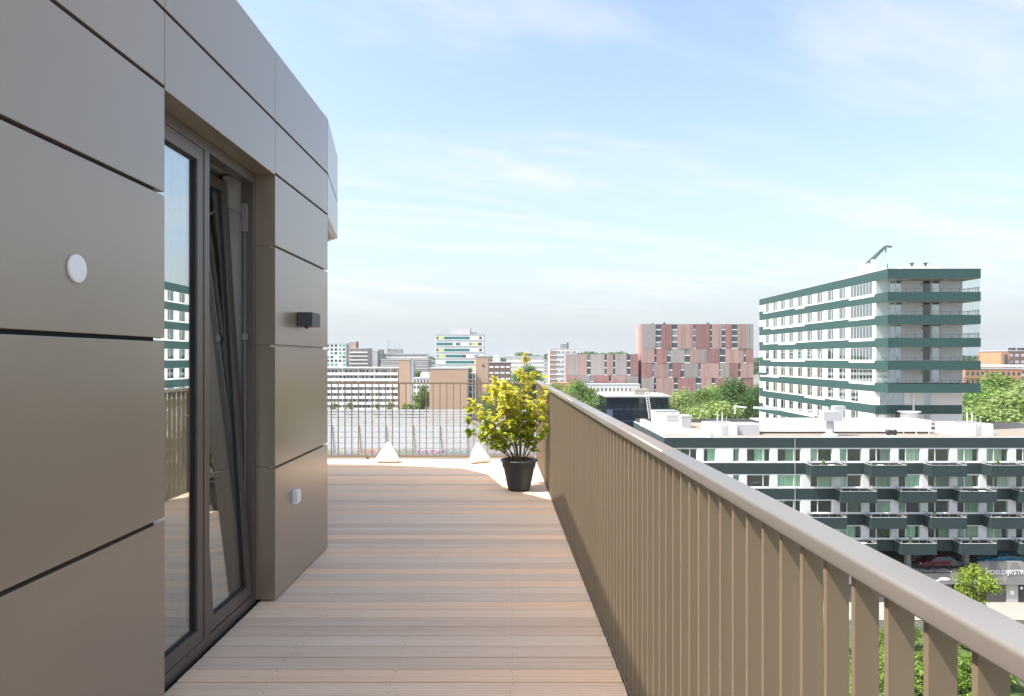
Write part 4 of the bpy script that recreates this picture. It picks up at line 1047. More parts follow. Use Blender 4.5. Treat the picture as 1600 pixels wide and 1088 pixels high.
t = shaft('wide windowless tan brick wall block behind the bar railing', 671, 731, 576.5, 300, 14, 'brick_tan')
t2 = shaft('narrow tall tan brick shaft beside the potted shrub', 743.5, 763, 557.5, 303, 6, 'brick_tan')
boxp('small_window', PX(753, 303), PX(757, 303), 302.9, 303.1, PZ(573, 303), PZ(570, 303), M['far_dark'], t2)
# white stair lattice between the two brick blocks
t = thing('stair_tower', (PX(737, 302), 304, GZ), 'white open stair frame between two tan brick blocks', 'stairs')
a, b = PX(731.5, 302), PX(743.3, 302); zt_ = PZ(580, 302)
for xx in (a, (a + b) / 2, b - .25): boxp('post', xx, xx + .25, 302, 302.3, GZ, zt_, M['white'], t)
zz = GZ + 1.4; i = 0
while zz < zt_: boxp('landing', a, b, 302.05, 304.5, zz, zz + .22, M['white'], t); boxp('opening', a + .3, (a + b) / 2 - .05, 304.51, 304.7, zz + .4, zz + 2.0, M['far_dark'], t); zz += 2.8; i += 1
boxp('back', a, b, 304.71, 305, GZ, zt_, M['grey_block'], t)
# white and lime office
t, a, b, z, mp = bldg('office_block', 'white office block with teal and lime green window bands and a rooftop box', 680.5, 755.5, 523.5, 390, 18, 'facade_white')
boxp('roof_box', PX(704, 390), PX(734, 390), 394, 404, z + .51, z + 4.2, M['grey_block'], t)
boxp('roof_box', PX(733.5, 390) + .01, PX(744, 390), 394.5, 400, z + .51, z + 1.6, M['far_mid'], t)
r = random.Random(8)
for k in range(8):
    zb_ = z - 3.45 * (k + 1) + .9; u = a + .4; pat = [('far_teal', .36), ('white', .06), ('far_teal', .10), ('white', .18), ('far_mid', .06), ('lime', .14), ('far_dark', .08)]
    if k % 2 == 0: pat = [('far_dark', .05), ('lime', .12), ('far_teal', .55), ('white', .20), ('far_dark', .06)]
    if k > 2: r.shuffle(pat)
    for mt, fr_ in pat:
        w = fr_ * (b - a - .8); fpart('window_band', mp, u + .05, u + w - .05, zb_, zb_ + 1.55, -.05 if mt != 'white' else -.02, .3, M[mt], t); u += w
    boxp('ledge', a - .1, b + .1, 389.75, 389.94, zb_ - .35, zb_ - .15, M['white'], t)
m = MB(); m.bar((PX(688, 392), 392, z), (PX(690, 392), 392, z + 2.2), .2); m.bar((PX(693, 392), 392, z), (PX(697, 392), 392, z + 2.6), .2); m.build('antenna', M['steel'], t)
# skyline, far left
t, a, b, z, mp = bldg('residential_tower', 'white residential tower with green window panels, leftmost on the skyline', 490, 541, 537.5, 560, 20, 'facade_white')
for k in range(12):
    zz = z - 2.2 - 4.6 * k if False else z - 3.1 * (k + 1) + .6
    for j, (mt, n) in enumerate((('far_dark', 8), ('far_green', 8))):
        m = MB(); r = random.Random(k * 7 + j); st = (b - a) / 8
        for i in range(8):
            if (r.random() < .55) == (j == 0): fbox(m, mp, a + i * st + .5 + (j * .3), a + i * st + st - .7 + (j * .3), zz, zz + 2.0, -.05 - j * .01, .1)
        if m.v: o = m.build('window_row', M[mt], t); o['kind'] = 'stuff'
boxp('glass_flank', b + .16, b + 3.5, 560.5, 578, GZ, z - 1, M['far_mid'], t)
t, a, b, z, mp = bldg('residential_tower', 'beige residential tower with loggias behind the left end of the railing', 547, 574.5, 545, 540, 18, 'mauve')
for k in range(11):
    zz = z - 2.95 * (k + 1); boxp('loggia_slab', a - .2, b + .2, 539.0, 540, zz - .5, zz + .3, M['facade_white'], t)
strips(t, mp, a, b, levels(z, -.9, 2.95, 11), 1.5, 9, .55, 'far_dark', seed=2)
boxp('lift_house', PX(545.5, 545), PX(556.5, 545), 545, 552, z + .51, z + 5.2, M['brick_brown'], t)
boxp('chimney', PX(556.6, 545), PX(558.8, 545), 546, 548, z + .51, z + 6.0, M['dark_concrete'], t)
t, a, b, z, mp = bldg('office_block', 'plain pale grey block on the left skyline', 575, 590, 549, 600, 20, 'grey_block')
boxp('glass_flank', b + .16, b + 2.5, 601, 618, GZ, z + 1.5, M['far_mid'], t)
t, a, b, z, mp = bldg('office_block', 'wide grey office with a dark rooftop box and antennas on the left skyline', 594, 666, 553.5, 620, 22, 'facade_white')
strips(t, mp, a, b, levels(z, -1.1, 3.3, 9), 1.7, 1, 1.0, 'far_mid', seed=1)
boxp('roof_box', PX(605, 625), PX(627, 625), 625, 635, z + .51, z + 4.6, M['far_mid'], t)
for p in (606, 608, 617, 625): m = MB(); m.bar((PX(p, 628), 628, z + 4), (PX(p, 628), 628, z + 4 + (9 if p < 610 else 6)), .35); m.build('antenna', M['steel'], t)
t, a, b, z, mp = bldg('parking_block', 'mauve grey block with long dark horizontal openings under the office with antennas', 595, 669, 562.5, 480, 20, 'mauve')
strips(t, mp, a, b, levels(z, -.4, 2.4, 8), 1.1, 1, 1.0, 'far_dark', seed=1)
strips(t, mp, a, b, levels(z, -.75, 2.4, 8), .45, 30, .9, 'white', name='parapet_row', d=-.12)
t, a, b, z, mp = bldg('low_office', 'small pale glass office between the mauve block and the lime green office', 668.5, 682, 565, 520, 20, 'grey_block')
strips(t, mp, a, b, levels(z, -.9, 3.2, 6), 1.8, 4, .8, 'far_teal')
t, a, b, z, mp = bldg('terrace_flats', 'stepped cream flats with small dark windows beside the wide tan brick block', 645.5, 671, 592, 322, 12, 'facade_white')
strips(t, mp, a, b, levels(z, -.9, 2.8, 7), 1.3, 5, .5, 'far_dark', seed=5)
boxp('canopy', a + 2, b + 1, 320.5, 321.9, GZ + 9.0, GZ + 10.2, M['lime'], t)
boxp('upper_step', PX(657, 324), b, 324, 333, z + .51, z + 2.6, M['facade_white'], t)
# middle skyline
t, a, b, z, mp = bldg('brick_office', 'low dark brick office with pale window strips behind the shrub', 763.5, 798, 567, 380, 16, 'brick_dark')
strips(t, mp, a, b, levels(z, -.5, 3.3, 4), .9, 4, .75, 'white')
t, a, b, z, mp = bldg('apartment_slab', 'pale apartment slab with rows of small windows rising behind the shrub', 791, 850, 557.5, 470, 14, 'facade_white')
strips(t, mp, a, b, levels(z, -.9, 3.0, 8), 1.4, 19, .55, 'far_mid', seed=4)
boxp('roof_box', PX(792, 472), PX(804, 472), 472, 480, z + .51, z + 2.2, M['grey_block'], t)
t, a, b, z, mp = bldg('white_hall', 'small white gabled hall far behind the shrub', 770, 781.5, 559, 560, 14, 'white')
m = MB(); m.add([(a, 560, z + .5), (b, 560, z + .5), ((a + b) / 2, 560, z + 2.2), (a, 574, z + .5), (b, 574, z + .5), ((a + b) / 2, 574, z + 2.2)], [(0, 1, 2), (5, 4, 3), (0, 2, 5, 3), (2, 1, 4, 5)]); m.build('gable', M['white'], t)
t, a, b, z, mp = bldg('flats_tower', 'white and brown apartment tower with a grey lift house left of the clad blocks', 858.5, 903, 546.5, 430, 16, 'facade_white')
boxp('brick_flank', a - .02, PX(868.5, 430), 429.7, 429.98, GZ, z, M['brick_brown'], t)
for k in range(11): boxp('floor_line', a - .1, b + .1, 429.5, 429.69, z - 3 * k - .9, z - 3 * k - .45, M['white'], t)
strips(t, mp, PX(869, 430), b, levels(z, -.75, 3.0, 11), 1.5, 11, .42, 'far_dark', seed=9, skip=.15, d=-.06)
boxp('lift_house', PX(876, 434), PX(885, 434), 434, 440, z + .51, z + 3.6, M['far_mid'], t)
boxp('chimney', PX(886, 434), PX(888.4, 434), 434, 436, z + .51, z + 4.6, M['dark_concrete'], t)
t, a, b, z, mp = bldg('low_shed', 'low white flat-roofed sheds below the clad blocks', 850, 1000, 602, 290, 8, 'white')
boxp('red_roof', PX(862, 285), PX(900, 285), 285, 289.8, GZ + 9, PZ(598, 287), M['brick_orange'], t)
strips(t, mp, a, b, [z - 2.6, z - 6], 1.5, 24, .6, 'far_mid', seed=14)
t, a, b, z, mp = bldg('far_slab', 'pale far slab between the white tower and the shrub', 840, 862, 563, 640, 14, 'grey_block')
strips(t, mp, a, b, levels(z, -.9, 3.0, 4), 1.4, 12, .6, 'far_mid')
# right
t, a, b, z, mp = bldg('brick_office', 'long orange brick office among the trees at the right', 1508, 1596, 577, 260, 14, 'brick_orange')
strips(t, mp, a, b, levels(z, -.6, 3.0, 6), 1.3, 11, .5, 'far_dark', seed=6, skip=.15)
boxp('link_roof', PX(1500, 262), PX(1640, 262), 262, 276, z + .9, z + 1.5, M['white'], t)
boxp('recess', PX(1541, 260), PX(1543, 260), 259.8, 259.99, GZ, z, M['brick_dark'], t)
t, a, b, z, mp = bldg('brown_office', 'brown office rising behind the orange brick office', 1575, 1650, 549, 330, 20, 'brick_dark')
strips(t, mp, a, b, levels(z, -.6, 3.2, 8), 1.3, 8, .6, 'grey_block', seed=6)
boxp('orange_bay', PX(1562, 329), PX(1576, 329), 328, 345, GZ, PZ(551, 329), M['brick_orange'], t)
boxp('glass_bay', PX(1569, 328), PX(1573, 328), 327.4, 327.9, GZ + 5, PZ(554, 328), M['far_dark'], t)
for p in (1582, 1596): boxp('roof_vent', PX(p, 335), PX(p + 5, 335), 335, 338, z + .5, z + 1.7, M['black_metal'], t)

# ================================================================== roads and noise barriers at the left
M['railbed'] = plain('ballast', (0.17, 0.165, 0.16), rough=.9, noise=.2, nscale=.3)
sheet('road', [(-170, 168), (60, 168), (60, 186), (-170, 186)], GZ + .012, M['asphalt'])
sheet('railway_bed', [(-170, 190), (60, 190), (60, 246), (-170, 246)], GZ + .016, M['railbed'])
sheet('street', [(-10, 20), (120, 20), (120, 71.5), (-10, 71.5)], GZ + .012, M['asphalt'])
sheet('pavement', [(10, 71.6), (120, 71.6), (120, 77.3), (10, 77.3)], GZ + .12, M['paving'])
sheet('planted_bed', [(18, 44), (43.0, 44), (43.0, 68), (18, 68)], GZ + .14, M['grass'])
sheet('lawn', [(60, 100), (160, 100), (160, 250), (60, 250)], GZ + .012, M['grass'])
M['frost'] = plain('frosted_acrylic', (0.58, 0.61, 0.63), rough=0.3)
M['barrier_grey'] = plain('barrier_grey', (0.20, 0.22, 0.23), rough=0.5)
def graffiti(name, bgc, cols, sc):
    m, nt, b = newmat(name)
    geo = N(nt, 'ShaderNodeNewGeometry'); mp = N(nt, 'ShaderNodeMapping'); nt.links.new(geo.outputs['Position'], mp.inputs[0]); mp.inputs['Scale'].default_value = (sc, 1, sc * .8)
    nz = N(nt, 'ShaderNodeTexNoise'); nt.links.new(mp.outputs[0], nz.inputs['Vector']); nz.inputs['Scale'].default_value = 1.0; nz.inputs['Detail'].default_value = 2; nz.inputs['Distortion'].default_value = 1.5
    cr = N(nt, 'ShaderNodeValToRGB'); cr.color_ramp.interpolation = 'CONSTANT'; nt.links.new(nz.outputs['Fac'], cr.inputs[0]); e = cr.color_ramp.elements
    allc = [bgc] + cols + [bgc]
    while len(e) < len(allc): e.new(.5)
    for i, c in enumerate(allc): e[i].position = 0 if i == 0 else .36 + .30 * (i - 1) / (len(allc) - 1); e[i].color = (*c, 1)
    nt.links.new(cr.outputs[0], b.inputs['Base Color']); b.inputs['Roughness'].default_value = .8; return m
G = [graffiti('graffiti_orange', (.42, .42, .40), [(.5, .18, .08), (.6, .5, .45), (.45, .12, .08)], .9), graffiti('graffiti_green', (.45, .45, .40), [(.25, .32, .16), (.5, .5, .45), (.15, .2, .12)], 1.1),
     graffiti('graffiti_cyan', (.40, .50, .50), [(.15, .35, .36), (.5, .55, .55), (.25, .25, .28)], 1.0), graffiti('graffiti_mixed', (.55, .55, .55), [(.35, .35, .5), (.6, .5, .4), (.3, .45, .4)], .7)]
M['magenta'] = plain('magenta_paint', (0.42, 0.02, 0.26), rough=.7)
Y = 195.0
nb = thing('noise_barrier', (-30, Y, GZ), 'near noise barrier of frosted panels with leaning steel posts and a graffiti foot wall', 'barrier')
u = PX(480, Y); k = 0
while u < PX(760, Y):
    u1 = u + 7.72
    m = MB(); m.bar((u, Y, GZ), (u - .15, Y + .1, GZ + 1.8), .34, .34); m.bar((u - .15, Y + .1, GZ + 1.8), (u - .62, Y + .5, GZ + 8.3), .30, .30); m.build('post', M['barrier_grey'], nb)
    if u < PX(700, Y):
        mt = [G[1], G[3], G[0], G[1], None, G[2], G[3]][k % 7]
        base = boxp('foot_wall', u + .2, u1 - .2, Y + .1, Y + .3, GZ, GZ + 1.55, mt or M['lime'], nb) if mt else boxp('foot_wall', u + .2, u1 - .2, Y + .1, Y + .3, GZ, GZ + 1.55, M['frost'], nb)
        if mt is None: lettering('DETW', u + .5, Y + .08, GZ + .22, 1.5, M['magenta'], base, 1.75, .01, 'graffiti_lettering')
        for j in range(4):
            zz = GZ + 2.0 + j * 1.55
            o = boxp('acrylic_panel', u + .1, u1 - .35, Y + .2 + j * .1, Y + .26 + j * .1, zz, zz + 1.15, M['frost'], nb)
    u = u1; k += 1
boxp('foot_rail', PX(480, Y), PX(860, Y), Y - .6, Y - .35, GZ, GZ + .6, M['steel'], nb)
Y = 250.0
nb2 = thing('noise_barrier', (-40, Y, GZ), 'far noise barrier of long white strips below the white gallery flats', 'barrier')
zz = GZ + .05; j = 0
for j in range(8):
    h = 1.0 if j else 2.0
    a, b = PX(470, Y), PX(748 - 4 * (j % 3) - 2 * j, Y)
    boxp('strip' if j else 'foot_wall', a, b, Y + j * .12, Y + .12 + j * .12, zz, zz + h - .28, G[3] if j == 0 else M['barrier_white'], nb2); zz += h
m = MB(); u = PX(470, Y)
while u < PX(745, Y): m.bar((u, Y + .3, GZ), (u, Y + 1.3, zz), .25); u += 10
m.build('support_posts', M['barrier_grey'], nb2)['kind'] = 'stuff'
t = thing('bus_shelter', (PX(800, 215), 215, GZ), 'white steel shelter frame beside the noise barrier behind the shrub', 'shelter')
for p in (752, 775, 800, 825, 850): boxp('post', PX(p, 215), PX(p, 215) + .35, 215, 215.35, GZ, GZ + 8, M['white'], t)
for q in (3.0, 5.2, 7.8): boxp('beam', PX(750, 215), PX(862, 215), 214.6, 218, GZ + q, GZ + q + .35, M['white'], t)

# ================================================================== trees
def make_crown(seed, H, W, n_lobes, n_leaf, size, mat, low=.22, shape=1.0):
    r = random.Random(seed); lobes = []
    for i in range(n_lobes):
        t = r.random(); zc = H * (low + (1 - low) * (0.12 + 0.78 * t)); prof = math.sin(math.pi * (0.16 + 0.80 * t)) ** 0.8
        a = r.uniform(0, 2 * math.pi); rr = W * .5 * prof * math.sqrt(r.random()) * .8
        s = W * r.uniform(.13, .22)
        lobes.append((Vector((rr * math.cos(a), rr * math.sin(a), zc)), s, r.uniform(.7, 1.0)))
    m = MB()
    for i in range(n_leaf):
        c, s, fl = r.choice(lobes)
        d = Vector((r.gauss(0, 1), r.gauss(0, 1), r.gauss(0, 1))).normalized()
        rad = s * (r.random() ** .33) * r.choice((1, 1, 1, 1.25))
        p = c + Vector((d.x * rad, d.y * rad, d.z * rad * fl))
        nrm = (d + Vector((r.gauss(0, .6), r.gauss(0, .6), r.gauss(0, .6) + .3))).normalized()
        u = nrm.cross(Vector((r.gauss(0, 1), r.gauss(0, 1), r.gauss(0, 1)))).normalized(); v = nrm.cross(u)
        q = size * r.uniform(.6, 1.3)
        m.add([p - u * q * .5, p - v * q * .36 + u * .08 * q, p + u * q * .55, p + v * q * .36 + u * .08 * q], [(0, 1, 2, 3)])
    me = bpy.data.meshes.new('crown'); me.from_pydata(m.v, [], m.f); me.materials.append(mat); me.update()
    # trunk with limbs into the lobes
    mt = MB(); mt.tube([(0, 0, -.2), (.04 * W * r.uniform(-1, 1), 0, H * .3), (0, .04 * W * r.uniform(-1, 1), H * .62), (0, 0, H * .86)], [H * .022, H * .017, H * .010, H * .003], 8)
    for c, s, fl in lobes[:9]:
        b = Vector((0, 0, max(H * .2, c.z - H * .22))); mt.tube([b, (b + c) / 2 + Vector((0, 0, -.02 * H)), c], [H * .009, H * .006, H * .002], 5, 0, False)
    mt_ = bpy.data.meshes.new('trunk'); mt_.from_pydata(mt.v, [], mt.f); mt_.materials.append(M['bark']); mt_.update()
    return me, mt_
M['lf_mid'] = leafmat('mid_green_foliage', [(0.083, 0.150, 0.030), (0.135, 0.232, 0.045), (0.180, 0.285, 0.053), (0.105, 0.195, 0.045)])
M['lf_dark'] = leafmat('dark_green_foliage', [(0.053, 0.112, 0.033), (0.090, 0.173, 0.045), (0.112, 0.210, 0.053), (0.068, 0.135, 0.038)])
M['lf_pale'] = leafmat('pale_green_foliage', [(0.195, 0.285, 0.090), (0.255, 0.345, 0.105), (0.300, 0.390, 0.135), (0.180, 0.270, 0.090)])
M['lf_lime'] = leafmat('lime_green_foliage', [(0.173, 0.265, 0.027), (0.238, 0.337, 0.041), (0.302, 0.388, 0.054), (0.194, 0.286, 0.041)])
M['lf_shrub'] = leafmat('hedge_foliage', [(0.090, 0.180, 0.030), (0.150, 0.270, 0.045), (0.225, 0.345, 0.045), (0.135, 0.225, 0.045), (0.300, 0.330, 0.075)])
PROTO = {'mid': make_crown(1, 18, 14, 26, 12000, .46, M['lf_mid']), 'dark': make_crown(2, 20, 16, 30, 14000, .44, M['lf_dark']), 'pale': make_crown(3, 14, 12, 24, 12000, .36, M['lf_pale'], .1),
         'mid2': make_crown(4, 16, 15, 24, 12000, .46, M['lf_mid'], .15), 'lime': make_crown(6, 5.6, 4.2, 22, 3600, .19, M['lf_lime'], .2), 'bush': make_crown(9, 2.6, 3.2, 16, 2600, .17, M['lf_shrub'], .0), 'small': make_crown(12, 6, 5, 14, 1500, .5, M['lf_mid'], .05)}
PH = {'mid': 18, 'dark': 20, 'pale': 14, 'mid2': 16, 'lime': 5.6, 'bush': 2.6, 'small': 6}
rt = random.Random(5)
def tree(kind, px, ytop, Y, label, group=None, wide=1.0, name='tree'):
    H = PZ(ytop, Y) - GZ; s = H / PH[kind] / .97
    t = thing(name, (PX(px, Y), Y, GZ), label, 'tree' if name == 'tree' else 'shrub', group)
    t.rotation_euler = (0, 0, rt.uniform(0, 6.28)); t.scale = (s * wide, s * wide, s)
    for nm, me in zip(('crown', 'trunk'), PROTO[kind]):
        o = bpy.data.objects.new(nm, me); COL.objects.link(o); o.parent = t
    return t
tree('mid', 904, 600, 205, 'rounded green tree just above the handrail left of the dark glass block')
tree('pale', 888, 612, 190, 'pale tree where the handrail meets the shrub')
tree('mid2', 928, 609, 215, 'mid green tree close to the left flank of the dark glass block')
tree('mid2', 948, 616, 240, 'tree peeping over the dark glass block at its left')
tree('pale', 1066, 615, 185, 'pale yellow-green tree right of the dark glass block', None, 1.1)
tree('mid', 1097, 612, 215, 'mid green tree below the big clad block, between two pale trees')
tree('pale', 1118, 606, 235, 'pale tree in front of the big clad block')
tree('pale', 1122, 634, 150, 'low feathery pale tree behind the gravel roof', None, 1.35)
tree('pale', 1090, 640, 165, 'low pale tree behind the roof cabinet')
tree('dark', 1152, 596, 200, 'big dark green tree beside the tower', None, 1.05)
tree('dark', 1185, 604, 225, 'dark green tree partly hidden by the left edge of the tower')
tree('mid', 1138, 607, 230, 'green tree between the big dark tree and the clad block')
tree('mid', 1562, 590, 190, 'bright green tree, tallest right of the tower', None, 1.15)
tree('mid2', 1527, 604, 175, 'green tree close to the right edge of the tower', None, 1.1)
tree('dark', 1515, 622, 160, 'dark green tree low against the right edge of the tower')
tree('mid', 1545, 616, 150, 'broad green tree behind the right roof hatch', None, 1.2)
tree('mid2', 1590, 596, 200, 'green tree under the brown office at the right', None, 1.2)
tree('pale', 1578, 618, 140, 'pale olive tree low at the right edge', None, 1.35)
tree('pale', 1605, 606, 150, 'pale olive tree cut off at the right edge', None, 1.3)
tree('pale', 1550, 640, 128, 'low olive tree just above the right end of the roof', None, 1.3)
tree('mid', 655, 583, 345, 'far green tree behind the stepped cream flats')
tree('small', 650, 617, 312, 'small tree between the grey flank and the wide brick block')
tree('mid', 662, 604, 316, 'green tree with a lime canopy below it, left of the wide brick block', None, .7)
tree('mid2', 775, 596, 285, 'green tree behind the shrub beside the narrow brick shaft')
tree('mid', 828, 574, 330, 'dark tree behind the upper part of the shrub')
tree('mid2', 806, 580, 340, 'tree left of the dark tree behind the shrub')
tree('mid2', 868, 600, 270, 'tree behind the shrub below the white and brown tower')
for i, p in enumerate((522, 547, 590, 610, 632, 640, 650)):
    tree('small', p, (630, 629, 631, 629, 631, 633, 632)[i], 318, ['small street tree before the gallery flats, at the pier edge', 'second small street tree before the gallery flats from the pier', 'third small street tree before the gallery flats from the pier', 'fourth small street tree before the gallery flats from the pier', 'small tree at the foot of the tan lift shaft', 'small tree right beside the foot of the tan lift shaft', 'small tree at the foot of the grey flank'][i], 'small street trees before the gallery flats')
# near the street
tree('lime', 1524, 881, 70, 'young lime green tree before the car deck', None, .92)
r = random.Random(31); i = 0
for gx in range(9):
    for gy in range(5):
        Y = 47 + gy * 4.3 + r.uniform(-1.2, 1.2); X = 24.0 + gx * 2.3 + r.uniform(-.8, .8)
        if r.random() < .14: continue
        s = r.uniform(.7, 1.35)
        t = thing('hedge_bush', (X, Y, GZ + .14), 'leafy green bush in the planted bed seen between the near railing bars', 'bush', 'bushes in the planted bed below the railing')
        t.rotation_euler = (0, 0, r.uniform(0, 6)); t.scale = (s, s, s * r.uniform(.7, 1.1))
        for nm, me in zip(('crown', 'trunk'), PROTO['bush']):
            o = bpy.data.objects.new(nm, me); COL.objects.link(o); o.parent = t
# wood on the horizon
m = MB(); r = random.Random(77)
for i in range(26000):
    x = r.uniform(-1500, 1700); yy = 1150 + r.uniform(0, 60); top = 4.0 + 4 * math.sin(x * .013) + 3 * math.sin(x * .041 + 1) + 2.5 * math.sin(x * .11)
    z = GZ + (top - GZ) * r.random() ** .6; q = r.uniform(2.0, 4.5)
    u = Vector((r.gauss(0, 1), r.gauss(0, .6), r.gauss(0, 1))).normalized(); v = u.cross(Vector((r.gauss(0, .4), -1, r.gauss(.5, .4)))).normalized(); p = Vector((x, yy, z))
    m.add([p - u * q, p - v * q, p + u * q, p + v * q], [(0, 1, 2, 3)])
o = m.build('far_wood', M['lf_dark']); o['kind'] = 'stuff'; tag(o, 'band of distant woodland along the horizon', 'woodland')

# ================================================================== cars and street furniture
def car_meshes():
    L, W = 4.2, 1.72
    prof = [(0, .42), (.05, .72), (.55, .86), (1.15, .93), (1.75, 1.38), (2.1, 1.46), (3.1, 1.45), (3.75, 1.02), (4.12, .94), (4.2, .6), (4.15, .36), (.1, .32)]
    def shell(inset, pts, W):
        m = MB(); n = len(pts)
        vs = [(p[0] - L / 2, -W / 2 + (.14 if p[1] > 1.1 else .02), p[1]) for p in pts] + [(p[0] - L / 2, W / 2 - (.14 if p[1] > 1.1 else .02), p[1]) for p in pts]
        m.add(vs, [tuple(range(n)), tuple(reversed(range(n, 2 * n)))] + [(i, n + i, n + (i + 1) % n, (i + 1) % n) for i in range(n)]); return m
    b = shell(0, prof, W)
    gl = MB()
    for s in (-1, 1):
        y = s * (W / 2 - .075)
        gl.add([(1.32 - 2.1, s * (W/2 - .015), .98), (1.85 - 2.1, s * (W/2 - .132), 1.36), (3.05 - 2.1, s * (W/2 - .132), 1.39), (3.55 - 2.1, s * (W/2 - .02), 1.02)], [(0, 1, 2, 3)] if s < 0 else [(3, 2, 1, 0)])
    gl.add([(1.18 - 2.1, -.7, .965), (1.18 - 2.1, .7, .965), (1.70 - 2.1, .62, 1.375), (1.70 - 2.1, -.62, 1.375)], [(0, 1, 2, 3)])
    gl.add([(3.22 - 2.1, -.62, 1.39), (3.22 - 2.1, .62, 1.39), (3.72 - 2.1, .7, 1.06), (3.72 - 2.1, -.7, 1.06)], [(0, 1, 2, 3)])
    gl.v = [v + Vector((0, 0, .012)) if False else v * 1.0 for v in gl.v]
    gl.v = [Vector((v.x, v.y * 1.012, v.z + .012)) for v in gl.v]
    wh = MB(); wh.lathe([(0, -.1), (.2, -.1), (.31, -.09), (.32, 0), (.31, .09), (.2, .1), (0, .1)], 18); wh.v = [Vector((v.x, v.z, v.y)) for v in wh.v]
    return b, gl, wh
CB, CG, CW = car_meshes()
def car(loc, rz, paint, label):
    t = thing('parked_car', loc, label, 'car', 'parked cars'); t.rotation_euler = (0, 0, rz)
    def ch(name, mb, mat, off=(0, 0, 0)):
        me = bpy.data.meshes.new(name); me.from_pydata(mb.v, [], mb.f); me.materials.append(mat); o = bpy.data.objects.new(name, me); COL.objects.link(o); o.parent = t; o.location = off
        if name == 'body': bv = o.modifiers.new('bevel', 'BEVEL'); bv.width = .06; bv.segments = 2
        return o
    ch('body', CB, paint); ch('windows', CG, M['blue_glass'])
    for x in (-1.3, 1.28):
        for y in (-.78, .78): ch('wheel', CW, M['gasket'], (x, y, .32))
    for y in (-.6, .6):
        h = MB(); h.box(-2.07, -1.98, y - .16, y + .16, .62, .76); ch('headlight', h, M['white_plastic'])
        h = MB(); h.box(2.0, 2.115, y - .14, y + .14, .72, .88); ch('tail_light', h, M['tail'])
def paint(name, c): 
    m = plain(name, c, rough=.25, spec=.6); return m
M['tail'] = plain('tail_light', (.4, .02, .02), rough=.3)
car((PX(1473, YB), YB + 1.6, zpk0 - .1), R(4), paint('dark_red_paint', (.16, .012, .03)), 'dark red car on the car deck under the balconies')
car((PX(1484, YB), YB - .1 + 4.2, zpk0 - .1 + 0), R(180), paint('silver_paint', (.30, .32, .34)), 'silver car on the car deck behind the dark red one')
car((PX(1492, YB), YB + 1.7, zpk0 - .1), R(175), paint('grey_paint', (.10, .12, .13)), 'dark grey car on the car deck beside the dark red one')
car((PX(1574, YB), YB + 1.4, PZ(877.5, YB) - .75), R(8), paint('blue_paint', (.03, .25, .42)), 'bright blue car above the street name parapet')
car((PX(1604, YB), YB + 1.4, PZ(877.5, YB) - .75), R(172), paint('pale_blue_paint', (.06, .30, .45)), 'pale blue car at the right end above the street name parapet')
boxp('upper_car_deck', xs, XR, YB - .7, YB + 9.0, PZ(877.5, YB) - .95, PZ(877.5, YB) - .76, M['concrete'], ap)
car((45.3, 60.2, GZ + .012), R(20), paint('red_paint', (.55, .015, .02)), 'bright red car on the street below the near end of the railing')
lp = thing('street_lamp', (PX(1462, 56), 56, GZ), 'white twin-arm street lamp showing over the handrail', 'street lamp')
zt_ = PZ(909, 56); xx = PX(1461, 56)
m = MB(); m.tube([(xx, 56, GZ), (xx, 56, zt_)], [.11, .06], 10); m.build('pole', M['white'], lp)
m = MB(); m.bar((xx, 56, zt_), (PX(1446, 56), 56, zt_ + .35), .07); m.bar((xx, 56, zt_), (PX(1474, 56), 56, zt_ + .2), .07); m.build('arm', M['white'], lp)
for p, dz in ((1441, .38), (1476, .2)): 
    m = MB(); m.lathe([(0, -.08), (.2, -.06), (.26, .0), (.16, .09), (0, .11)], 12, 0, (0, 0, 0)); m.v = [Vector((v.x * 1.9 + PX(p, 56), v.y + 56, v.z + zt_ + dz)) for v in m.v]; m.build('lamp_head', M['white_plastic'], lp, smooth=True)
m = MB(); m.tube([(xx - .05, 55.98, zt_ + .02), (xx + .1, 55.98, zt_ + .1), (xx + .2, 55.98, zt_ - .05)], .05, 6); m.build('bracket', M['white'], lp)
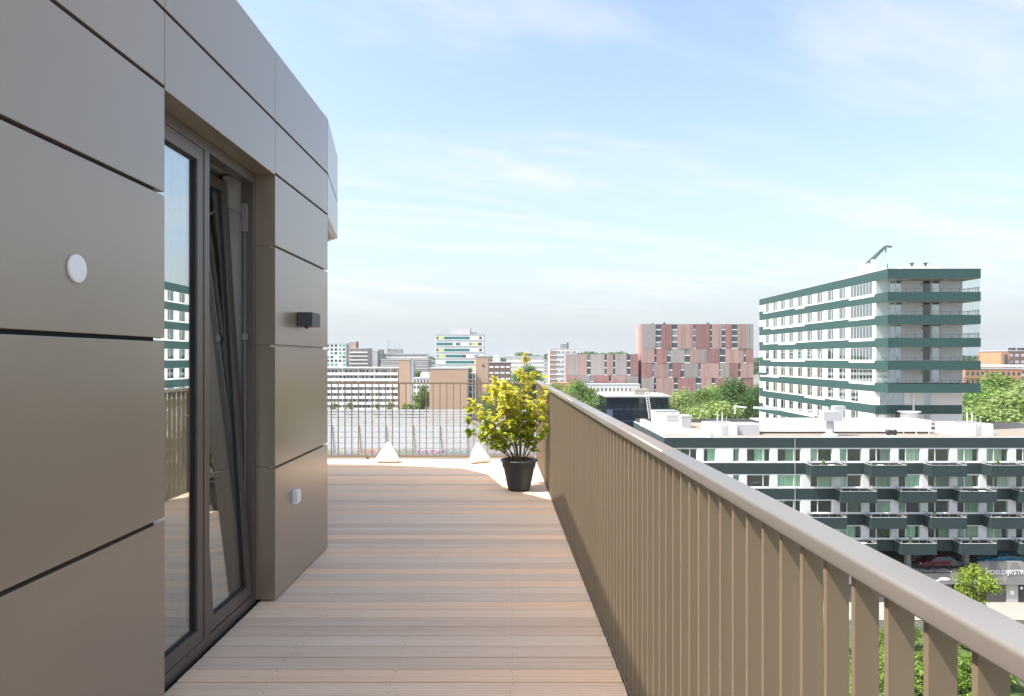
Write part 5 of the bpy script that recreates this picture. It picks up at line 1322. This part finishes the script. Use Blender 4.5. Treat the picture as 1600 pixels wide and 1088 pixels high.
# things standing on the balconies
r = random.Random(41); nn = 0
for k in range(4):
    b0 = BAL0 + (MOD if k % 2 else 0); j = 0
    while b0 < 60:
        for q in range(r.choice((0, 1, 1, 2))):
            xx = b0 + r.uniform(.6, 3.2); zz = band_top(k) - .03 - 1.08
            kind = r.choice(('planter', 'garden_chair', 'side_table'))
            row = ('top', 'second', 'third', 'lowest')[k]; ordn = ('first', 'second', 'third', 'fourth', 'fifth', 'sixth', 'seventh', 'eighth', 'ninth')[j]
            pos_ = 'left' if q == 0 else 'right'
            xx = b0 + (r.uniform(.5, 1.6) if q == 0 else r.uniform(2.2, 3.3))
            lab = f'{kind.replace("_", " ")} in the {pos_} half of the {ordn} balcony of the {row} row'
            t = thing(kind, (xx, YB - 1.1, zz), lab, kind.replace('_', ' '), 'things on the balconies')
            if kind == 'planter':
                boxp('trough', xx - .3, xx + .3, YB - 1.4, YB - 1.0, zz + .001, zz + 1.05, M[r.choice(('brick_orange', 'white', 'brick_dark'))], t)
                o = bpy.data.objects.new('foliage', PROTO['bush'][0]); COL.objects.link(o); o.parent = t; o.scale = (.22, .14, .26); o.location = (0, -.1, 1.0); o['kind'] = 'stuff'
            elif kind == 'garden_chair':
                cm_ = M[r.choice(('white_plastic', 'brick_orange', 'tail', 'white'))]
                boxp('seat', xx - .25, xx + .25, YB - 1.3, YB - .8, zz + .42, zz + .48, cm_, t); boxp('backrest', xx - .25, xx + .25, YB - .8, YB - .74, zz + .481, zz + 1.25, cm_, t)
                for sx in (-.22, .18):
                    for sy in (-1.28, -.84): boxp('leg', xx + sx, xx + sx + .04, YB + sy, YB + sy + .04, zz + .001, zz + .419, cm_, t)
            else:
                boxp('top', xx - .35, xx + .35, YB - 1.35, YB - .8, zz + 1.0, zz + 1.05, M['white_plastic'], t); boxp('leg', xx - .04, xx + .04, YB - 1.1, YB - 1.02, zz + .001, zz + .999, M['steel'], t)
        b0 += 2 * MOD; j += 1

# ================================================================== haze
hz = MB(); hz.box(-1900, 2000, -60, 1500, GZ - 1, 40)
hm = bpy.data.materials.new('pale_haze'); hm.use_nodes = True; nt = hm.node_tree; nt.nodes.clear()
ho = nt.nodes.new('ShaderNodeOutputMaterial'); pv = nt.nodes.new('ShaderNodeVolumePrincipled')
pv.inputs['Color'].default_value = (1.0, 1.0, 1.0, 1); pv.inputs['Density'].default_value = 0.00010; pv.inputs['Anisotropy'].default_value = 0.2
nt.links.new(pv.outputs[0], ho.inputs['Volume'])
h = hz.build('haze', hm); h['kind'] = 'stuff'; tag(h, 'thin pale haze in the air over the city', 'haze')
